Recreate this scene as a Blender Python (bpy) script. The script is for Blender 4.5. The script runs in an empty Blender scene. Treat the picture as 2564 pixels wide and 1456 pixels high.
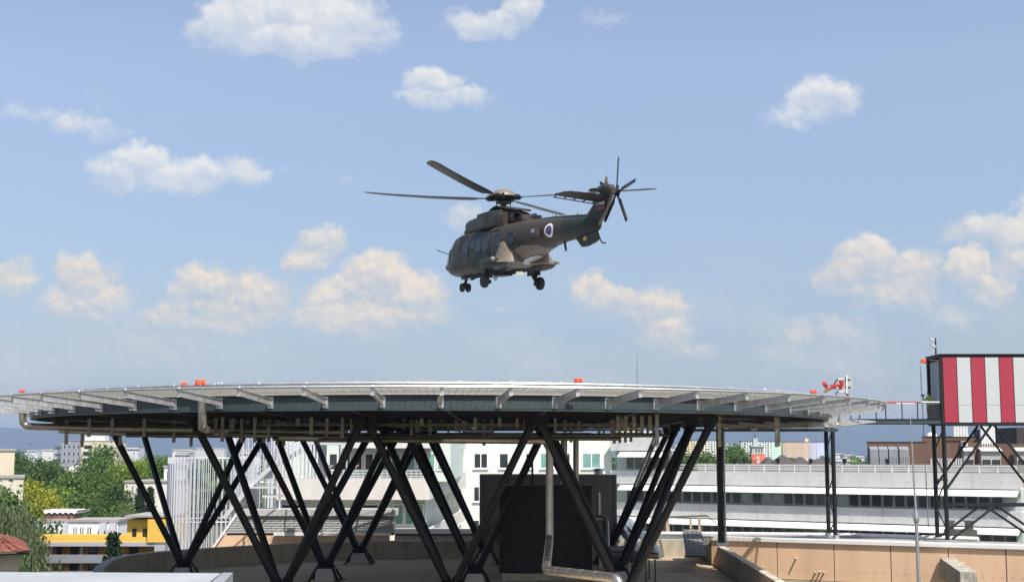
import bpy, math, random
from math import sin, cos, radians as R, pi, sqrt, hypot, atan2, tan
from mathutils import Vector as V, Matrix
random.seed(7)
SC = bpy.context.scene
COL = SC.collection
# ---------------- camera model: eye at the origin, y forward, z up ----------------
F, CX, CY, TH = 3400.0, 1282.0, 728.0, R(6.83)
def ray(px, py):
    a = (px-CX)/F; u = (CY-py)/F
    return V((a, cos(TH)-u*sin(TH), sin(TH)+u*cos(TH)))
def U(px, py, Y):            # world point at forward distance Y
    d = ray(px, py); return d*(Y/d.y)
def Uz(px, py, z):
    d = ray(px, py); return d*(z/d.z)
# ---------------- object helpers ----------------
ORI = {}
def tag(o, label=None, cat=None, group=None, kind=None):
    if label: o['label'] = label
    if cat: o['category'] = cat
    if group: o['group'] = group
    if kind: o['kind'] = kind
    return o
def thing(name, label, cat, loc=(0, 0, 0), group=None):
    o = bpy.data.objects.new(name, None); COL.objects.link(o)
    o.location = loc; o.empty_display_size = .3
    ORI[o.name] = V(loc)
    return tag(o, label, cat, group)
class MB:
    def __init__(s): s.v = []; s.f = []; s.m = []; s.mi = 0
    def add(s, vs, fs):
        n = len(s.v); s.v += [V(p) for p in vs]
        s.f += [tuple(i+n for i in f) for f in fs]; s.m += [s.mi]*len(fs); return s
    def hexa(s, p):          # 8 corners: bottom 4 ccw, top 4 ccw
        return s.add(p, [(3,2,1,0),(4,5,6,7),(0,1,5,4),(1,2,6,5),(2,3,7,6),(3,0,4,7)])
    def box(s, x0, x1, y0, y1, z0, z1):
        return s.hexa([(x0,y0,z0),(x1,y0,z0),(x1,y1,z0),(x0,y1,z0),(x0,y0,z1),(x1,y0,z1),(x1,y1,z1),(x0,y1,z1)])
    def obox(s, c, ax, ay, az, hx, hy, hz):
        c, ax, ay, az = V(c), V(ax)*hx, V(ay)*hy, V(az)*hz
        return s.hexa([c-ax-ay-az, c+ax-ay-az, c+ax+ay-az, c-ax+ay-az, c-ax-ay+az, c+ax-ay+az, c+ax+ay+az, c-ax+ay+az])
    def beam(s, p, q, w, h, up=(0, 0, 1)):
        p, q = V(p), V(q); d = (q-p); L = d.length; d.normalize(); up = V(up)
        sx = d.cross(up)
        if sx.length < 1e-4: sx = d.cross(V((1, 0, 0)))
        sx.normalize(); uz = sx.cross(d)
        return s.obox((p+q)/2, d, -sx, uz, L/2, w/2, h/2)
    def ibeam(s, p, q, w, h, t=.02, up=(0, 0, 1)):
        p, q = V(p), V(q); d = (q-p).normalized(); sx = d.cross(V(up)).normalized(); uz = sx.cross(d)
        s.beam(p, q, t, h-2*t-.004, up)
        for k in (-1, 1): s.beam(p+uz*k*(h/2-t/2), q+uz*k*(h/2-t/2), w, t, up)
        return s
    def tube(s, p, q, r, n=12, r2=None, cap=True):
        p, q = V(p), V(q); r2 = r if r2 is None else r2
        d = (q-p).normalized(); a = d.cross(V((0, 0, 1)))
        if a.length < 1e-3: a = d.cross(V((1, 0, 0)))
        a.normalize(); b = d.cross(a)
        vs = [p+(a*cos(2*pi*i/n)+b*sin(2*pi*i/n))*r for i in range(n)]+[q+(a*cos(2*pi*i/n)+b*sin(2*pi*i/n))*r2 for i in range(n)]
        fs = [(i, (i+1) % n, n+(i+1) % n, n+i) for i in range(n)]
        if cap: fs += [tuple(range(n-1, -1, -1)), tuple(range(n, 2*n))]
        return s.add(vs, fs)
    def path(s, pts, r, n=12, closed=False, bend=0):
        pts = [V(p) for p in pts]
        if bend and len(pts) > 2:
            o = [pts[0]]
            for i in range(1, len(pts)-1):
                a, b, c = pts[i-1], pts[i], pts[i+1]
                u = (a-b).normalized(); w = (c-b).normalized()
                k = min(bend, (a-b).length*.45, (c-b).length*.45)
                for t in (0, .25, .5, .75, 1):
                    o.append((b+u*k)*(1-t)**2+b*2*t*(1-t)+(b+w*k)*t*t)
            o.append(pts[-1]); pts = o
        m = len(pts); vs = []; ref = None
        for i, p in enumerate(pts):
            if closed: d = (pts[(i+1) % m]-pts[i-1]).normalized()
            else: d = (pts[min(i+1, m-1)]-pts[max(i-1, 0)]).normalized()
            if ref is None:
                a = d.cross(V((0, 0, 1)))
                if a.length < .05: a = d.cross(V((1, 0, 0)))
            else: a = ref-d*ref.dot(d)
            a.normalize(); ref = a; b = d.cross(a)
            rr = r[i] if isinstance(r, (list, tuple)) and not bend else (r if not isinstance(r, (list, tuple)) else r[0])
            vs += [p+(a*cos(2*pi*j/n)+b*sin(2*pi*j/n))*rr for j in range(n)]
        fs = []
        for i in range(m if closed else m-1):
            k = (i+1) % m
            fs += [(i*n+j, i*n+(j+1) % n, k*n+(j+1) % n, k*n+j) for j in range(n)]
        if not closed: fs += [tuple(range(n-1, -1, -1)), tuple(range((m-1)*n, m*n))]
        return s.add(vs, fs)
    def loft(s, rings, caps=True):
        n = len(rings[0]); vs = [p for r in rings for p in r]; fs = []
        for i in range(len(rings)-1):
            fs += [(i*n+j, i*n+(j+1) % n, (i+1)*n+(j+1) % n, (i+1)*n+j) for j in range(n)]
        if caps: fs += [tuple(range(n-1, -1, -1)), tuple(range((len(rings)-1)*n, len(rings)*n))]
        return s.add(vs, fs)
    def prism(s, poly, d):       # closed polygon extruded along vector d
        n = len(poly); d = V(d); poly = [V(p) for p in poly]
        return s.add(poly+[p+d for p in poly], [tuple(range(n-1, -1, -1)), tuple(range(n, 2*n))]+[(i, (i+1) % n, n+(i+1) % n, n+i) for i in range(n)])
    def lathe(s, c, prof, n=24, ax=(0, 0, 1)):
        c = V(c); ax = V(ax).normalized(); a = ax.cross(V((0, 0, 1)))
        if a.length < .01: a = V((1, 0, 0))
        a.normalize(); b = ax.cross(a)
        return s.loft([[c+ax*h+(a*cos(2*pi*j/n)+b*sin(2*pi*j/n))*max(r, .0005) for j in range(n)] for r, h in prof])
    def build(s, name, mat, parent=None, label=None, smooth=False, loc=None, mesh_only=False):
        if parent is not None: o0 = ORI.get(parent.name, V((0, 0, 0)))
        else: o0 = V(loc) if loc is not None else V((0, 0, 0))
        me = bpy.data.meshes.new(name)
        me.from_pydata([tuple(p-o0) for p in s.v], [], s.f)
        ms = mat if isinstance(mat, (list, tuple)) else [mat]
        for m in ms: me.materials.append(m)
        if len(ms) > 1: me.polygons.foreach_set('material_index', s.m)
        if smooth:
            me.polygons.foreach_set('use_smooth', [True]*len(me.polygons))
            try: me.set_sharp_from_angle(angle=R(40))
            except Exception: pass
        me.update()
        if mesh_only: return me
        o = bpy.data.objects.new(name, me); COL.objects.link(o)
        if parent is not None: o.parent = parent; ORI[o.name] = o0
        else: o.location = o0; ORI[o.name] = o0
        if label: o['label'] = label
        return o
def place(name, me, parent, loc, rz=0, scale=(1, 1, 1), label=None, rot=None):   # an object sharing mesh data, world loc
    o = bpy.data.objects.new(name, me); COL.objects.link(o)
    o0 = ORI.get(parent.name, V((0, 0, 0))) if parent else V((0, 0, 0))
    o.parent = parent; o.location = V(loc)-o0; o.rotation_euler = rot or (0, 0, rz); o.scale = scale
    ORI[o.name] = V(loc)
    if label: o['label'] = label
    return o
def copy_tree(o, parent=None):
    c = o.copy(); COL.objects.link(c); c.parent = parent
    for ch in list(o.children): copy_tree(ch, c)
    return c
# ---------------- materials ----------------
_M = {}
def mat(name, col, rough=.6, metal=0., var=.0, scale=3., bump=0., col2=None, spec=.5, stretch=(1, 1, 1), detail=4, alpha=1, trans=0, emis=None):
    if name in _M: return _M[name]
    m = bpy.data.materials.new(name); m.use_nodes = True; nt = m.node_tree; N = nt.nodes; L = nt.links
    b = N['Principled BSDF']
    b.inputs['Roughness'].default_value = rough; b.inputs['Metallic'].default_value = metal
    b.inputs['Specular IOR Level'].default_value = spec
    b.inputs['Base Color'].default_value = (*col, 1)
    if alpha < 1: b.inputs['Alpha'].default_value = alpha
    if trans: b.inputs['Transmission Weight'].default_value = trans
    if emis: b.inputs['Emission Color'].default_value = (*emis, 1); b.inputs['Emission Strength'].default_value = 1
    if var or col2:
        tc = N.new('ShaderNodeTexCoord'); mp = N.new('ShaderNodeMapping'); mp.inputs['Scale'].default_value = stretch
        L.new(tc.outputs['Object'], mp.inputs[0])
        nz = N.new('ShaderNodeTexNoise'); nz.inputs['Scale'].default_value = scale; nz.inputs['Detail'].default_value = detail
        nz.inputs['Roughness'].default_value = .6
        L.new(mp.outputs[0], nz.inputs['Vector'])
        cr = N.new('ShaderNodeValToRGB'); cr.color_ramp.elements[0].position = .32; cr.color_ramp.elements[1].position = .68
        c2 = col2 or tuple(min(1, c*(1+var)) for c in col); c1 = col if col2 else tuple(c*(1-var) for c in col)
        cr.color_ramp.elements[0].color = (*c1, 1); cr.color_ramp.elements[1].color = (*c2, 1)
        L.new(nz.outputs['Fac'], cr.inputs[0]); L.new(cr.outputs[0], b.inputs['Base Color'])
        if bump:
            bp = N.new('ShaderNodeBump'); bp.inputs['Strength'].default_value = bump; bp.inputs['Distance'].default_value = .02
            n2 = N.new('ShaderNodeTexNoise'); n2.inputs['Scale'].default_value = scale*6; n2.inputs['Detail'].default_value = 3
            L.new(mp.outputs[0], n2.inputs['Vector']); L.new(n2.outputs['Fac'], bp.inputs['Height']); L.new(bp.outputs[0], b.inputs['Normal'])
    _M[name] = m; return m
def stained(name, col, dark, sc=1.2, rough=.85, streak=.25):     # concrete with vertical rain streaks and blotches
    if name in _M: return _M[name]
    m = mat(name, col, rough); nt = m.node_tree; N = nt.nodes; L = nt.links; b = N['Principled BSDF']
    tc = N.new('ShaderNodeTexCoord')
    def nz(scale, st):
        mp = N.new('ShaderNodeMapping'); mp.inputs['Scale'].default_value = st; L.new(tc.outputs['Object'], mp.inputs[0])
        n = N.new('ShaderNodeTexNoise'); n.inputs['Scale'].default_value = scale; n.inputs['Detail'].default_value = 5; L.new(mp.outputs[0], n.inputs['Vector'])
        r = N.new('ShaderNodeMapRange'); r.inputs[1].default_value = .42; r.inputs[2].default_value = .72; L.new(n.outputs['Fac'], r.inputs[0]); return r
    a = nz(sc*2.5, (1, 1, .12)); c = nz(sc*.6, (1, 1, 1))
    s = N.new('ShaderNodeMath'); s.operation = 'MULTIPLY_ADD'; L.new(a.outputs[0], s.inputs[0]); s.inputs[1].default_value = .6; 
    s2 = N.new('ShaderNodeMath'); s2.operation = 'MULTIPLY'; L.new(c.outputs[0], s2.inputs[0]); s2.inputs[1].default_value = .5; L.new(s2.outputs[0], s.inputs[2])
    s3 = N.new('ShaderNodeMath'); s3.operation = 'MULTIPLY'; s3.use_clamp = True; L.new(s.outputs[0], s3.inputs[0]); s3.inputs[1].default_value = streak*3
    mx = N.new('ShaderNodeMix'); mx.data_type = 'RGBA'; mx.inputs['A'].default_value = (*col, 1); mx.inputs['B'].default_value = (*dark, 1)
    L.new(s3.outputs[0], mx.inputs['Factor']); L.new(mx.outputs['Result'], b.inputs['Base Color'])
    return m
def glassy(name, col, rough=.08, var=.3):       # window glass seen from outside: dark room behind, sky reflection
    return mat(name, col, rough, 0, var=var, scale=.8, spec=.8)
STEEL = mat('black_steel', (.012, .0145, .016), .5, 0, var=.25, scale=2.5, spec=.28)
GIRD = mat('teal_steel', (.045, .062, .07), .5, 0, var=.15, scale=.8, spec=.4)
GALV = mat('galvanised_steel', (.42, .43, .44), .42, .75, var=.18, scale=6)
ALU = mat('aluminium', (.66, .67, .68), .36, .8, var=.1, scale=3)
ALUW = mat('light_aluminium', (.62, .62, .60), .5, .35, var=.08, scale=4)
PIPE = mat('pipe_cladding', (.38, .36, .33), .34, .8, var=.15, scale=2.2)
DKPIPE = mat('dull_pipe', (.15, .14, .125), .42, .6, var=.2, scale=1.8)
CONC = stained('concrete_grey', (.46, .415, .325), (.22, .195, .15), 1.1)
FLOOR = stained('roof_floor_concrete', (.64, .51, .33), (.38, .30, .19), .35, .9, .22)
COPE = mat('white_coping', (.78, .78, .76), .45, .1, var=.04, scale=1)
BLACKM = mat('black_panel', (.012, .012, .012), .6, var=.2, scale=2, spec=.35)
GREYP = mat('grey_panel', (.20, .21, .205), .5, var=.12, scale=1.4, spec=.4)
WHITE = mat('white_paint', (.80, .80, .77), .6, var=.03, scale=1)
DARK = mat('dark_void', (.012, .012, .012), .8)
ORNG = mat('orange_lamp_body', (.85, .10, .02), .35)
RED = mat('red_paint', (.42, .03, .02), .4, var=.15, scale=6)
RUB = mat('rubber', (.018, .018, .018), .75)
BLACKF = mat('window_seal', (.015, .016, .017), .6)
# ================= world, sun, camera, haze =================
SUN_EL, SUN_AZ = 57.0, 28.0         # behind the camera, to the right
sd = V((sin(R(SUN_AZ))*cos(R(SUN_EL)), -cos(R(SUN_AZ))*cos(R(SUN_EL)), sin(R(SUN_EL))))
ld = bpy.data.lights.new('sun', 'SUN'); ld.energy = 4.8; ld.angle = R(.53); ld.color = (1, .955, .88)
lo = bpy.data.objects.new('sun', ld); COL.objects.link(lo); lo.location = sd*60; lo.rotation_euler = sd.to_track_quat('Z', 'Y').to_euler()
W = bpy.data.worlds.new('World'); SC.world = W; W.use_nodes = True
nt = W.node_tree; N = nt.nodes; L = nt.links
for n in list(N): N.remove(n)
out = N.new('ShaderNodeOutputWorld')
sky = N.new('ShaderNodeTexSky'); sky.sky_type = 'NISHITA'; sky.sun_disc = False
sky.sun_elevation = R(SUN_EL); sky.sun_rotation = pi-R(SUN_AZ); sky.air_density = 1.0; sky.dust_density = 1.6; sky.ozone_density = 2.2; sky.altitude = 300
tc = N.new('ShaderNodeTexCoord')
def mth(op, a, b=None, c=None, clamp=False):
    n = N.new('ShaderNodeMath'); n.operation = op; n.use_clamp = clamp
    for i, x in enumerate((a, b, c)):
        if x is None: continue
        if isinstance(x, (int, float)): n.inputs[i].default_value = x
        else: L.new(x, n.inputs[i])
    return n.outputs[0]
def vmt(op, a, b=None, s=None):
    n = N.new('ShaderNodeVectorMath'); n.operation = op
    for i, x in enumerate((a, b)):
        if x is None: continue
        if isinstance(x, (tuple, list)): n.inputs[i].default_value = x
        else: L.new(x, n.inputs[i])
    if s is not None: n.inputs['Scale'].default_value = s
    return n.outputs['Value'] if op == 'LENGTH' else n.outputs[0]
sep = N.new('ShaderNodeSeparateXYZ'); L.new(tc.outputs['Generated'], sep.inputs[0])
yy = mth('MAXIMUM', sep.outputs['Y'], .05)
uu = mth('DIVIDE', sep.outputs['X'], yy); vv = mth('DIVIDE', sep.outputs['Z'], yy)
cmb = N.new('ShaderNodeCombineXYZ'); L.new(uu, cmb.inputs[0]); L.new(vv, cmb.inputs[1]); q0 = cmb.outputs[0]
def noise(vec, sc, det=6, rough=.6, col=False):
    n = N.new('ShaderNodeTexNoise'); n.inputs['Scale'].default_value = sc; n.inputs['Detail'].default_value = det; n.inputs['Roughness'].default_value = rough
    L.new(vec, n.inputs['Vector']); return n.outputs['Color' if col else 'Fac']
w1 = vmt('SUBTRACT', noise(q0, 26, 3, .6, True), (.5, .5, .5))
q1 = vmt('ADD', q0, vmt('SCALE', w1, s=.034))
w2 = vmt('SUBTRACT', noise(q0, 95, 3, .65, True), (.5, .5, .5))
q = vmt('ADD', q1, vmt('SCALE', w2, s=.012))
# cloud lobes: centre x, centre y, half width, half height (photo's angular scale), strength, warmth
LOBES = [(600,62,105,62,1,0),(705,38,125,68,1,0),(830,55,120,66,1,0),(740,95,190,42,1,0),(900,80,60,42,.6,0),
 (1295,28,52,46,.85,0),(1215,62,92,34,.8,0),(1515,45,58,24,.42,0),
 (1080,218,62,40,1,0),(1120,248,105,26,.85,0),
 (85,292,85,20,.5,0),(210,305,68,26,.6,0),(290,335,52,18,.42,0),(222,232,26,16,.3,0),
 (335,415,78,46,1,.1),(300,440,50,34,.9,.1),(470,445,110,40,.85,.1),(610,430,80,34,.7,.1),(500,408,34,20,.6,0),
 (2065,245,75,42,.85,0),(1985,292,75,30,.6,0),(870,462,50,20,.34,0),(1150,538,52,28,.65,0),
 (805,608,52,38,.9,.7),(770,645,50,34,.8,.5),
 (940,700,80,56,1.1,1),(1035,740,75,62,1,.8),(870,750,95,50,1,.8),(930,790,175,38,.9,.5),
 (510,718,66,52,1,.8),(640,738,80,58,.95,.6),(570,775,140,42,.85,.6),(420,795,80,32,.7,.5),(520,812,80,20,.7,.8),
 (212,700,72,54,1,.9),(262,740,68,44,.8,.6),(180,760,75,44,.75,.5),(38,695,56,36,.9,.8),
 (1478,716,38,32,.95,.7),(1540,752,60,34,.85,.7),(1650,770,72,52,.9,.7),(1665,840,62,45,.8,.7),(1730,885,60,22,.55,.6),
 (2180,655,62,54,1,.5),(2130,690,82,46,.85,.5),(2280,700,85,62,.85,.5),(2220,735,110,26,.7,.5),
 (2520,585,120,44,1,.4),(2440,600,70,30,.7,.3),(2430,678,52,40,.95,.5),(2490,722,46,28,.85,.5),(2550,660,60,50,.6,.3),(2575,550,40,40,.9,.3),
 (2020,825,90,44,.5,.5),(2110,830,66,46,.55,.5),(2380,798,78,32,.5,.5),(1255,766,32,15,.4,.6),
 (250,860,230,26,.26,.6),(1890,885,90,20,.3,.6)]
sq = N.new('ShaderNodeSeparateXYZ'); L.new(q, sq.inputs[0]); qx, qy = sq.outputs[0], sq.outputs[1]
acc = s2 = None
for (cx_, cy_, rx, ry, st, wm) in LOBES:
    d = ray(cx_, cy_); kx, ky = F/(rx*1.62), F/(ry*1.68)
    dx = mth('MULTIPLY_ADD', qx, kx, -d.x/d.y*kx); dy = mth('MULTIPLY_ADD', qy, ky, -d.z/d.y*ky)
    d2 = mth('MULTIPLY_ADD', dy, dy, mth('MULTIPLY', dx, dx))
    val = mth('MULTIPLY_ADD', d2, -st*.78, st*.78)
    v2 = mth('MULTIPLY', val, mth('MAXIMUM', mth('MULTIPLY_ADD', dy, .5, 1.0), 0.0))
    acc = mth('MAXIMUM', val, 0.0) if acc is None else mth('MAXIMUM', acc, val)
    s2 = mth('MAXIMUM', v2, 0.0) if s2 is None else mth('MAXIMUM', s2, v2)
wacc = mth('SUBTRACT', s2, acc)
hmask = mth('GREATER_THAN', sep.outputs['Y'], .05)
def voro(vec, sc, det=3):
    n = N.new('ShaderNodeTexVoronoi'); n.voronoi_dimensions = '2D'; n.feature = 'SMOOTH_F1'; n.inputs['Scale'].default_value = sc; n.inputs['Smoothness'].default_value = .35
    n.inputs['Detail'].default_value = det; n.inputs['Roughness'].default_value = .55; n.inputs['Lacunarity'].default_value = 2.1; n.normalize = True
    L.new(vec, n.inputs['Vector']); return n.outputs['Distance']
qs = vmt('ADD', q0, vmt('SCALE', w1, s=.012))
f1 = noise(q0, 42, 7, .55)
b1 = voro(qs, 46); b2 = voro(vmt('ADD', qs, (.0028, .0046, 0)), 46)
dens = mth('ADD', mth('ADD', acc, mth('MULTIPLY', mth('SUBTRACT', .36, b1), .55)), mth('MULTIPLY', mth('SUBTRACT', f1, .5), .42))
mr = N.new('ShaderNodeMapRange'); mr.interpolation_type = 'SMOOTHSTEP'; mr.inputs[1].default_value = .13; mr.inputs[2].default_value = .62
L.new(dens, mr.inputs[0])
gate = N.new('ShaderNodeMapRange'); gate.inputs[1].default_value = .0; gate.inputs[2].default_value = .22; L.new(acc, gate.inputs[0])
str_ = N.new('ShaderNodeMapRange'); str_.inputs[1].default_value = .05; str_.inputs[2].default_value = .42; str_.inputs[3].default_value = .30; str_.inputs[4].default_value = .96; L.new(acc, str_.inputs[0])
cov = mth('MULTIPLY', mth('MULTIPLY', mth('MULTIPLY', mr.outputs[0], gate.outputs[0]), str_.outputs[0]), mth('MULTIPLY', hmask, mth('MULTIPLY_ADD', wacc, 2.2, .86, clamp=True)), clamp=True)
veil_v = vmt('MULTIPLY', q0, (1, 2.4, 1))
vn_ = N.new('ShaderNodeMapRange'); vn_.interpolation_type = 'SMOOTHSTEP'; vn_.inputs[1].default_value = .40; vn_.inputs[2].default_value = .72; L.new(noise(veil_v, 9, 6, .55), vn_.inputs[0])
vm_ = N.new('ShaderNodeMapRange'); vm_.interpolation_type = 'SMOOTHSTEP'; vm_.inputs[1].default_value = .17; vm_.inputs[2].default_value = .06; L.new(vv, vm_.inputs[0])
cov = mth('MAXIMUM', cov, mth('MULTIPLY', mth('MULTIPLY', vn_.outputs[0], vm_.outputs[0]), mth('MULTIPLY', hmask, .48)))
rel = mth('MULTIPLY', mth('SUBTRACT', b2, b1), 2.0)
big = mth('MULTIPLY', mth('SUBTRACT', noise(q0, 17, 3, .5), .5), 1.1)
lit = mth('ADD', mth('ADD', .46, rel), mth('ADD', big, mth('MULTIPLY', wacc, 2.0)), clamp=True)
wr = N.new('ShaderNodeMapRange'); wr.inputs[1].default_value = .21; wr.inputs[2].default_value = .14; L.new(vv, wr.inputs[0])   # lower clouds are farther and warmer
def cmix(fac, A, B):
    n = N.new('ShaderNodeMix'); n.data_type = 'RGBA'
    for k, x in (('A', A), ('B', B)):
        if isinstance(x, tuple): n.inputs[k].default_value = (*x, 1)
        else: L.new(x, n.inputs[k])
    L.new(fac, n.inputs['Factor']); return n.outputs['Result']
shc = cmix(lit, cmix(wr.outputs[0], (.46, .50, .56), (.42, .44, .46)), cmix(wr.outputs[0], (.63, .63, .625), (.68, .60, .495)))
SKYS = .112
grad = N.new('ShaderNodeValToRGB'); ce = grad.color_ramp.elements
ce[0].position = .0; ce[0].color = (.54, .555, .62, 1); ce[1].position = .60; ce[1].color = (1.08, .915, .83, 1)
for p_, c_ in ((.16, (.60, .565, .575)), (.376, (.82, .735, .69)),): e_ = ce.new(p_); e_.color = (*c_, 1)
L.new(mth('MULTIPLY', vv, 2.0, clamp=True), grad.inputs[0])
tint = N.new('ShaderNodeMix'); tint.data_type = 'RGBA'; tint.blend_type = 'MULTIPLY'; tint.inputs['Factor'].default_value = 1
L.new(sky.outputs[0], tint.inputs['A']); L.new(grad.outputs[0], tint.inputs['B'])
bs = N.new('ShaderNodeBackground'); L.new(tint.outputs['Result'], bs.inputs[0]); bs.inputs[1].default_value = SKYS*1.33
bc = N.new('ShaderNodeBackground'); L.new(shc, bc.inputs[0]); bc.inputs[1].default_value = 1.0
ms = N.new('ShaderNodeMixShader'); L.new(cov, ms.inputs[0]); L.new(bs.outputs[0], ms.inputs[1]); L.new(bc.outputs[0], ms.inputs[2]); L.new(ms.outputs[0], out.inputs[0])
try: W.cycles.sampling_method = 'MANUAL'; W.cycles.sample_map_resolution = 512
except Exception: pass
cd = bpy.data.cameras.new('camera'); cam = bpy.data.objects.new('camera', cd); COL.objects.link(cam)
cam.location = (0, 0, 0); cam.rotation_euler = (pi/2+TH, 0, 0); cd.sensor_width = 36; cd.lens = 36*F/2564; cd.clip_start = .5; cd.clip_end = 30000
SC.camera = cam
SC.view_settings.view_transform = 'Standard'; SC.view_settings.look = 'None'; SC.view_settings.gamma = 1; SC.view_settings.use_curve_mapping = False
SC.view_settings.exposure = 0.46
SC.cycles.use_denoising = True; SC.cycles.max_bounces = 6; SC.cycles.diffuse_bounces = 3; SC.cycles.glossy_bounces = 3; SC.cycles.volume_bounces = 0
SC.cycles.transparent_max_bounces = 12; SC.cycles.sample_clamp_indirect = 4; SC.cycles.use_adaptive_sampling = True; SC.cycles.adaptive_threshold = .02
GZ = -22.0
# ground and hills
g = MB(); g.add([(-9000,-400,GZ),(9000,-400,GZ),(9000,12500,GZ),(-9000,12500,GZ)], [(0,1,2,3)])
GRND = mat('grass_ground', (.05, .07, .03), .95, var=.35, scale=.02, col2=(.10, .10, .07))
tag(g.build('ground', GRND), kind='structure')
h = MB(); random.seed(3)
def ridge(x):      # height of the skyline
    return 205+45*sin(x/1900+.8)+22*sin(x/620+2)+10*sin(x/230)+ (30 if x < -2200 else 0)*min(1, (-2200-x)/700 if x < -2200 else 0)
nx, ny = 150, 22; vs = []
for j in range(ny+1):
    for i in range(nx+1):
        x = -6500+13000*i/nx; t = j/ny; y = 7600+2300*t
        hh = ridge(x)*(sin(pi*min(1, t*1.15)/2)**1.3)
        hh *= 1+.10*sin(x/170+t*9)*(1-t)+.06*sin(x/75-t*14)*(1-t)
        vs.append((x, y, GZ+hh-1))
h.add(vs, [(j*(nx+1)+i, j*(nx+1)+i+1, (j+1)*(nx+1)+i+1, (j+1)*(nx+1)+i) for j in range(ny) for i in range(nx)])
tag(h.build('hills', mat('wooded_hill', (.018, .030, .022), .95, var=.5, scale=.012, detail=8, col2=(.034, .05, .036)), smooth=True), kind='structure')
hz = MB(); hz.box(-9500, 9500, -450, 12800, GZ-1.5, 262)
vm = bpy.data.materials.new('haze_air'); vm.use_nodes = True; vn = vm.node_tree
for n in list(vn.nodes): vn.nodes.remove(n)
vo = vn.nodes.new('ShaderNodeOutputMaterial'); vp = vn.nodes.new('ShaderNodeVolumePrincipled')
vp.inputs['Color'].default_value = (.52, .69, 1.0, 1); vp.inputs['Density'].default_value = HAZE = 9.5e-5; vp.inputs['Anisotropy'].default_value = .1
vn.links.new(vp.outputs[0], vo.inputs['Volume'])
ho = hz.build('haze', vm); tag(ho, kind='stuff')
# ================= helicopter (local frame: x forward, y left, z up from the parked wheel line) =================
ST = [(6.15,1.12,1.55,.10,1.34,2.2,2.2),(5.95,.97,1.80,.27,1.32,2.3,2.2),(5.5,.82,2.08,.47,1.35,2.4,2.3),(5.0,.71,2.36,.66,1.4,2.5,2.4),(4.5,.65,2.58,.83,1.45,2.7,2.6),
 (4.0,.61,2.72,.94,1.5,2.9,3.0),(3.4,.60,2.80,1.02,1.55,3.1,3.4),(2.6,.60,2.82,1.06,1.6,3.2,3.6),(1.0,.60,2.82,1.08,1.6,3.2,3.6),(-.6,.60,2.82,1.08,1.6,3.2,3.4),(-1.3,.64,2.82,1.08,1.65,3.1,3.2),
 (-1.9,.76,2.83,1.07,1.7,3.0,3.0),(-2.6,.98,2.84,1.03,1.8,2.8,2.8),(-3.4,1.19,2.80,.94,1.9,2.6,2.5),(-4.2,1.36,2.76,.82,1.98,2.4,2.3),(-5,1.46,2.72,.71,2.03,2.2,2.2),
 (-6,1.53,2.66,.61,2.06,2.1,2.1),(-7,1.59,2.58,.50,2.07,2.1,2.1),(-8,1.66,2.5,.38,2.08,2,2),(-8.9,1.76,2.42,.22,2.08,2,2),(-9.05,1.9,2.3,.10,2.1,2,2)]
def st_at(x):
    for i in range(len(ST)-1):
        a, b = ST[i], ST[i+1]
        if a[0] >= x >= b[0]:
            t = (a[0]-x)/(a[0]-b[0]); return [a[k]*(1-t)+b[k]*t for k in range(7)]
    return list(ST[0] if x > 0 else ST[-1])
def side(x, z):
    _, zb, zt, hw, zm, nt_, nb = st_at(x)
    if z >= zm: k = min(.999, (z-zm)/max(.01, zt-zm)); n = nt_
    else: k = min(.999, (zm-z)/max(.01, zm-zb)); n = nb
    return hw*(1-k**n)**(1/n)
def under(x, y):
    _, zb, zt, hw, zm, nt_, nb = st_at(x)
    k = min(.999, abs(y)/hw); return zm-(zm-zb)*(1-k**nb)**(1/nb)
def ring(st, n=40):
    x, zb, zt, hw, zm, a, b = st; o = []
    for i in range(n):
        t = 2*pi*i/n; c, s = cos(t), sin(t); e = a if s >= 0 else b
        y = hw*math.copysign(abs(c)**(2/e), c); z = zm+(zt-zm if s >= 0 else zm-zb)*math.copysign(abs(s)**(2/e), s)
        o.append((x, y, z))
    return o
def poly_oval(x0, x1, z0, z1, e=3., n=20):
    cx, cz, a, b = (x0+x1)/2, (z0+z1)/2, (x1-x0)/2, (z1-z0)/2
    return [(cx+a*math.copysign(abs(cos(t))**(2/e), cos(t)), cz+b*math.copysign(abs(sin(t))**(2/e), sin(t))) for t in [2*pi*i/n for i in range(n)]]
def patch(mb, poly, off, sgn=1, inner=None, sub=3, depth=.03):
    # polygon in (x,z) laid onto the fuselage side, lifted by off; optional inner polygon leaves a ring
    n = len(poly); cx = sum(p[0] for p in poly)/n; cz = sum(p[1] for p in poly)/n
    def pt(x, z, o): return (x, sgn*(side(x, z)+o), z)
    rings = []
    if inner is None: fr = [k/sub for k in range(sub, 0, -1)]; src = [[(cx+(p[0]-cx)*f, cz+(p[1]-cz)*f) for p in poly] for f in fr]
    else: src = [poly, inner]
    V_ = [pt(x, z, off-depth) for x, z in poly]
    for r in src: V_ += [pt(x, z, off) for x, z in r]
    m = len(src)+1; fs = [(i*n+j, i*n+(j+1) % n, (i+1)*n+(j+1) % n, (i+1)*n+j) for i in range(m-1) for j in range(n)]
    if inner is None: V_.append(pt(cx, cz, off)); fs += [((m-1)*n+j, (m-1)*n+(j+1) % n, m*n) for j in range(n)]
    else:
        V_ += [pt(x, z, off-depth) for x, z in inner]; fs += [((m-1)*n+j, (m-1)*n+(j+1) % n, m*n+(j+1) % n, m*n+j) for j in range(n)]
    if sgn < 0: fs = [tuple(reversed(f)) for f in fs]
    mb.add(V_, fs)
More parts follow.
